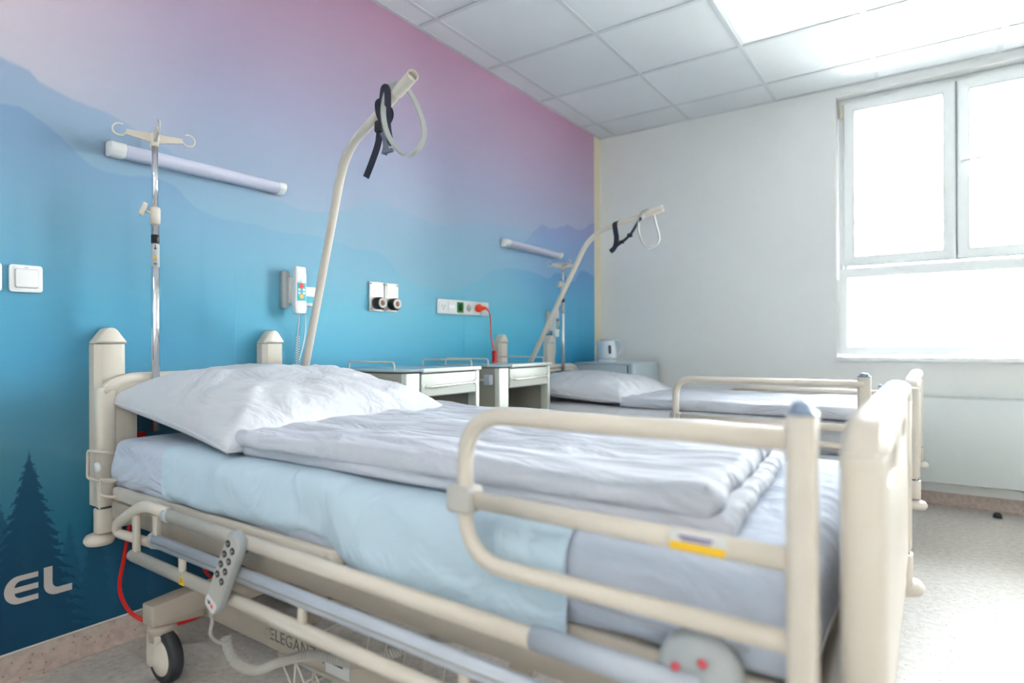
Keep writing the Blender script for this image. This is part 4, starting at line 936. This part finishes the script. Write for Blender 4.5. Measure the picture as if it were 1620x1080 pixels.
# ------------------------------------------------------------------ nightstands
def nightstand(y0, label, left_extra=0):
    y1 = y0+.486; X1 = .455; t = thing('bedside_cabinet', label, 'bedside cabinet', (.24, (y0+y1)/2, 0), 'bedside cabinets')
    P = lambda n, bm, m, par=None: obj(n, bm, M[m], par or t)
    P('side_panel', bx(.03, X1-.006, y0+.004, y0+.022, .10, .856, .002), 'laminate_d')
    P('side_panel', bx(.03, X1-.006, y1-.022, y1-.004, .10, .856, .002), 'laminate_d')
    P('back_panel', bx(.028, .040, y0+.02, y1-.02, .10, .856), 'laminate_d')
    P('shelf', bx(.04, X1-.03, y0+.02, y1-.02, .33, .345), 'laminate_d')
    P('base_panel', bx(.03, X1-.01, y0, y1, .085, .115, .006), 'laminate')
    P('front_stile', slab([rrect(X1-.030, X1, y0, y0+.030, .006)], .758, 'xy', .477, .002), 'laminate')
    P('front_stile', slab([rrect(X1-.028, X1, y0+.018, y0+.080, .006)], .758, 'xy', .477, .002), 'laminate')
    P('front_stile', slab([rrect(X1-.05, X1, y1-.026, y1, .006)], .758, 'xy', .477, .002), 'laminate')
    # top: slab with dark underside strip, pale raised front lip
    tp = P('top', slab([f2([(.03, y0-.004), (X1-.10, y0-.004), (X1-.03, y0+.02), (X1-.004, y0+.085), (X1+.004, y0+.095), (X1+.004, y1+.006), (.03, y1+.006)], [.01, .03, .03, .02, .005, .02, .01])], .012, 'xy', .868, .003), 'glasstop')
    P('top_edge', slab([f2([(.035, y0), (X1-.10, y0), (X1-.034, y0+.022), (X1-.010, y0+.085), (X1-.002, y0+.097), (X1-.002, y1), (.035, y1)], [.01, .03, .03, .02, .005, .02, .01])], .006, 'xy', .859), 'edge_dark', tp)
    P('front_lip', bx(X1-.012, X1+.012, y0+.095, y1+.004, .858, .875, .005), 'laminate', tp)
    for yy, xa, xb in ((y0+.006, .10, X1-.075), (y1-.010, .10, X1-.04)):
        P('top_rail', tb(fillet([(xa, yy, .866), (xa, yy, .904), (xb, yy, .904), (xb, yy, .866)], .016), .0038, sides=8), 'cream', tp)
    # drawer
    d = P('drawer', bx(X1-.022, X1, y0+.092, y1-.030, .757, .851, .003), 'laminate')
    P('drawer_box', bx(.08, X1-.022, y0+.10, y1-.038, .762, .835), 'laminate_d', d)
    P('drawer_gap', bx(X1-.024, X1-.010, y0+.082, y1-.027, .752, .857), 'edge_dark')
    P('handle', tb(fillet([(X1-.004, y0+.105, .800), (X1+.020, y0+.125, .797), (X1+.020, y1-.060, .803), (X1-.004, y1-.040, .803)], .012), .0050, sides=10), 'steel', d)
    for yy in (y0+.096, y1-.036): P('handle_clip', bx(X1-.003, X1+.007, yy-.008, yy+.008, .790, .812, .002), 'laminate', d)
    for yy, s in ((y0-.001, -1), (y1+.001, 1)):
        b_ = P('towel_bar', tb([(.28, yy+s*.022, .798), (.395, yy+s*.022, .798)], .005, sides=10), 'steel')
        for xx in (.27, .40): P('bracket', bx(xx-.018, xx+.018, min(yy, yy+s*.034), max(yy, yy+s*.034), .775, .825, .004), 'greyblue', b_)
    for xx in (.09, X1-.05):
        for yy in (y0+.05, y1-.05):
            c = P('castor', lt([(.003, .085), (.018, .084), (.018, .066), (.012, .05), (.003, .05)], (xx, yy, 0), seg=14), 'grey_plastic')
            P('wheel', lt([(.003, -.012), (.024, -.011), (.026, 0), (.024, .011), (.003, .012)], (xx, yy, .0262), 'Y', 20), 'tyre', c)
    return t
nightstand(1.776, 'pale grey bedside cabinet with drawer next to the foreground bed')
nightstand(2.422, 'pale grey bedside cabinet with drawer nearer the second bed')

# ------------------------------------------------------------------ fridge, kettle, radiator, door stop
def fridge():
    x0, x1, y0, y1 = .055, .52, 3.915, 4.385; t = thing('mini_fridge', 'low pale blue grey fridge in the corner under the kettle', 'fridge', ((x0+x1)/2, (y0+y1)/2, 0))
    obj('body', bx(x0, x1-.055, y0, y1, .03, .826, .008), M['fridge'], t)
    obj('top_plate', bx(x0, x1-.015, y0-.003, y1+.003, .824, .842, .006), M['fridge'], t)
    obj('door_gap', bx(x1-.057, x1-.046, y0+.008, y1-.008, .05, .822), M['edge_dark'], t)
    obj('door', bx(x1-.048, x1, y0, y1, .05, .838, .012, 3), M['fridge'], t)
    obj('door_handle', bx(x1-.004, x1+.003, y0+.02, y0+.055, .70, .80, .003), M['fridge'], t)
    for xx in (x0+.04, x1-.09):
        for yy in (y0+.04, y1-.04): obj('foot', lt([(.002, 0), (.018, 0), (.018, .03), (.002, .031)], (xx, yy, 0), seg=12), M['black'], t)
fridge()
def kettle():
    cx, cy, z = .215, 4.12, .842; t = thing('electric_kettle', 'white electric kettle standing on the corner fridge', 'kettle', (cx, cy, z))
    obj('base', lt([(.004, 0), (.074, 0), (.078, .004), (.076, .016), (.070, .018), (.004, .018)], (cx, cy, z), seg=36), M['kettle_b'], t)
    obj('seat_ring', lt([(.070, .018), (.070, .023), (.060, .023), (.060, .018)], (cx, cy, z), seg=30), M['greyblue'], t)
    body = B(); lathe(body, [(.006, .022), (.074, .022), (.0755, .030), (.072, .08), (.064, .13), (.059, .150), (.055, .157), (.006, .158)], (cx, cy, z), seg=40)
    for v in body.verts:      # pull the spout to the left
        h = (v.co.z-z-.10)/.06
        if h > 0:
            d = Vector((v.co.x-cx, v.co.y-cy)); a = math.atan2(d.y, d.x)-math.radians(-150)
            k = max(0, math.cos(a))**8*.020*min(1, h); v.co.x += math.cos(math.radians(-150))*k; v.co.y += math.sin(math.radians(-150))*k
    obj('jug', body, M['kettle_b'], t)
    obj('lid', lt([(.004, .157), (.052, .157), (.050, .164), (.030, .170), (.004, .171)], (cx, cy, z), seg=30), M['grey_plastic'], t)
    u = Vector((math.cos(math.radians(38)), math.sin(math.radians(38)), 0)); c = Vector((cx, cy, z))
    pts = catmull([c+u*.045+Vector((0, 0, .160)), c+u*.080+Vector((0, 0, .162)), c+u*.108+Vector((0, 0, .145)), c+u*.116+Vector((0, 0, .105)), c+u*.104+Vector((0, 0, .068)), c+u*.070+Vector((0, 0, .050))], 8)
    h = obj('handle', tb(pts, .0085, rx=.012, sides=12), M['kettle_b'], t)
    pts2 = [p+u*.0085+Vector((0, 0, .002)) for p in pts]; obj('handle_back', tb(pts2, .0035, rx=.009, sides=10), M['grey_plastic'], h)
    # water gauge on the side facing the room
    g = Vector((math.cos(math.radians(-46)), math.sin(math.radians(-46)), 0)); sdv = Vector((-g.y, g.x, 0)); bm = B()
    for s in rrect(-.011, .011, .062, .122, .009): pass
    lo = rrect(-.011, .011, .060, .124, .009)
    vs = [bm.verts.new(c+sdv*a+g*(.0780-max(0, b_-.03)*.072-max(0, b_-.08)*.085)+Vector((0, 0, b_))) for a, b_ in lo]
    f = bm.faces.new(vs); bmesh.ops.solidify(bm, geom=[f], thickness=-.003); bmesh.ops.recalc_face_normals(bm, faces=bm.faces); obj('water_gauge', bm, M['edge_dark'], t)
    lo = rrect(-.004, .004, .033, .039, .002); bm = B(); vs = [bm.verts.new(c+sdv*a+g*(.0785)+Vector((0, 0, b_))) for a, b_ in lo]; f = bm.faces.new(vs); bmesh.ops.solidify(bm, geom=[f], thickness=-.003); obj('power_light', bm, M['grey_plastic'], t)
kettle()
def radiator():
    x0, x1, y0, y1, z0, z1 = 1.62, 3.02, 4.365, 4.435, .150, .655; t = thing('radiator', 'flat white panel radiator under the window', 'radiator', ((x0+x1)/2, y1, z0))
    obj('front_panel', bx(x0, x1, y0, y0+.012, z0, z1-.004, .005), M['rad'], t)
    obj('rear_panel', bx(x0, x1, y1-.012, y1, z0, z1-.004, .005), M['rad'], t)
    g = B()
    for k in range(46): box(g, x0+.01+k*.0302, x0+.012+k*.0302, y0+.012, y1-.012, z0+.02, z1-.02)
    f = obj('convector_fins', g, M['rad'], t); f['kind'] = 'stuff'
    gr = slab([rrect(x0, x1, y0+.002, y1, .003, 1)]+[rrect(x0+.02+k*.0545, x0+.062+k*.0545, y0+.022, y1-.020, .003, 2) for k in range(25)], .004, 'xy', z1)
    obj('top_grille', gr, M['rad'], t)
    for xx in (x0-.002, x1+.002): obj('side_cover', bx(xx-.003, xx+.003, y0, y1, z0+.01, z1, .001), M['rad'], t)
    for xx in (x0+.2, x1-.2): obj('wall_bracket', bx(xx-.02, xx+.02, y1, YB-.001, z0+.1, z1-.1), M['rad'], t)
    v = obj('valve', tb([(x0+.06, y0+.035, z0), (x0+.06, y0+.035, .08), (x0+.06, YB-.005, .08)], .008, sides=10), M['chrome'], t)
radiator()
t = thing('door_stop', 'small black rubber dome stop on the floor by the skirting', 'door stop', (2.511, 4.30, 0))
obj('dome', lt([(.020, .004), (.021, .012), (.018, .022), (.011, .029), (.002, .031)], (2.511, 4.30, 0), seg=24), M['black'], t)
obj('base_disc', lt([(.023, 0), (.023, .004), (.002, .0042)], (2.511, 4.30, 0), seg=24), M['edge_dark'], t)
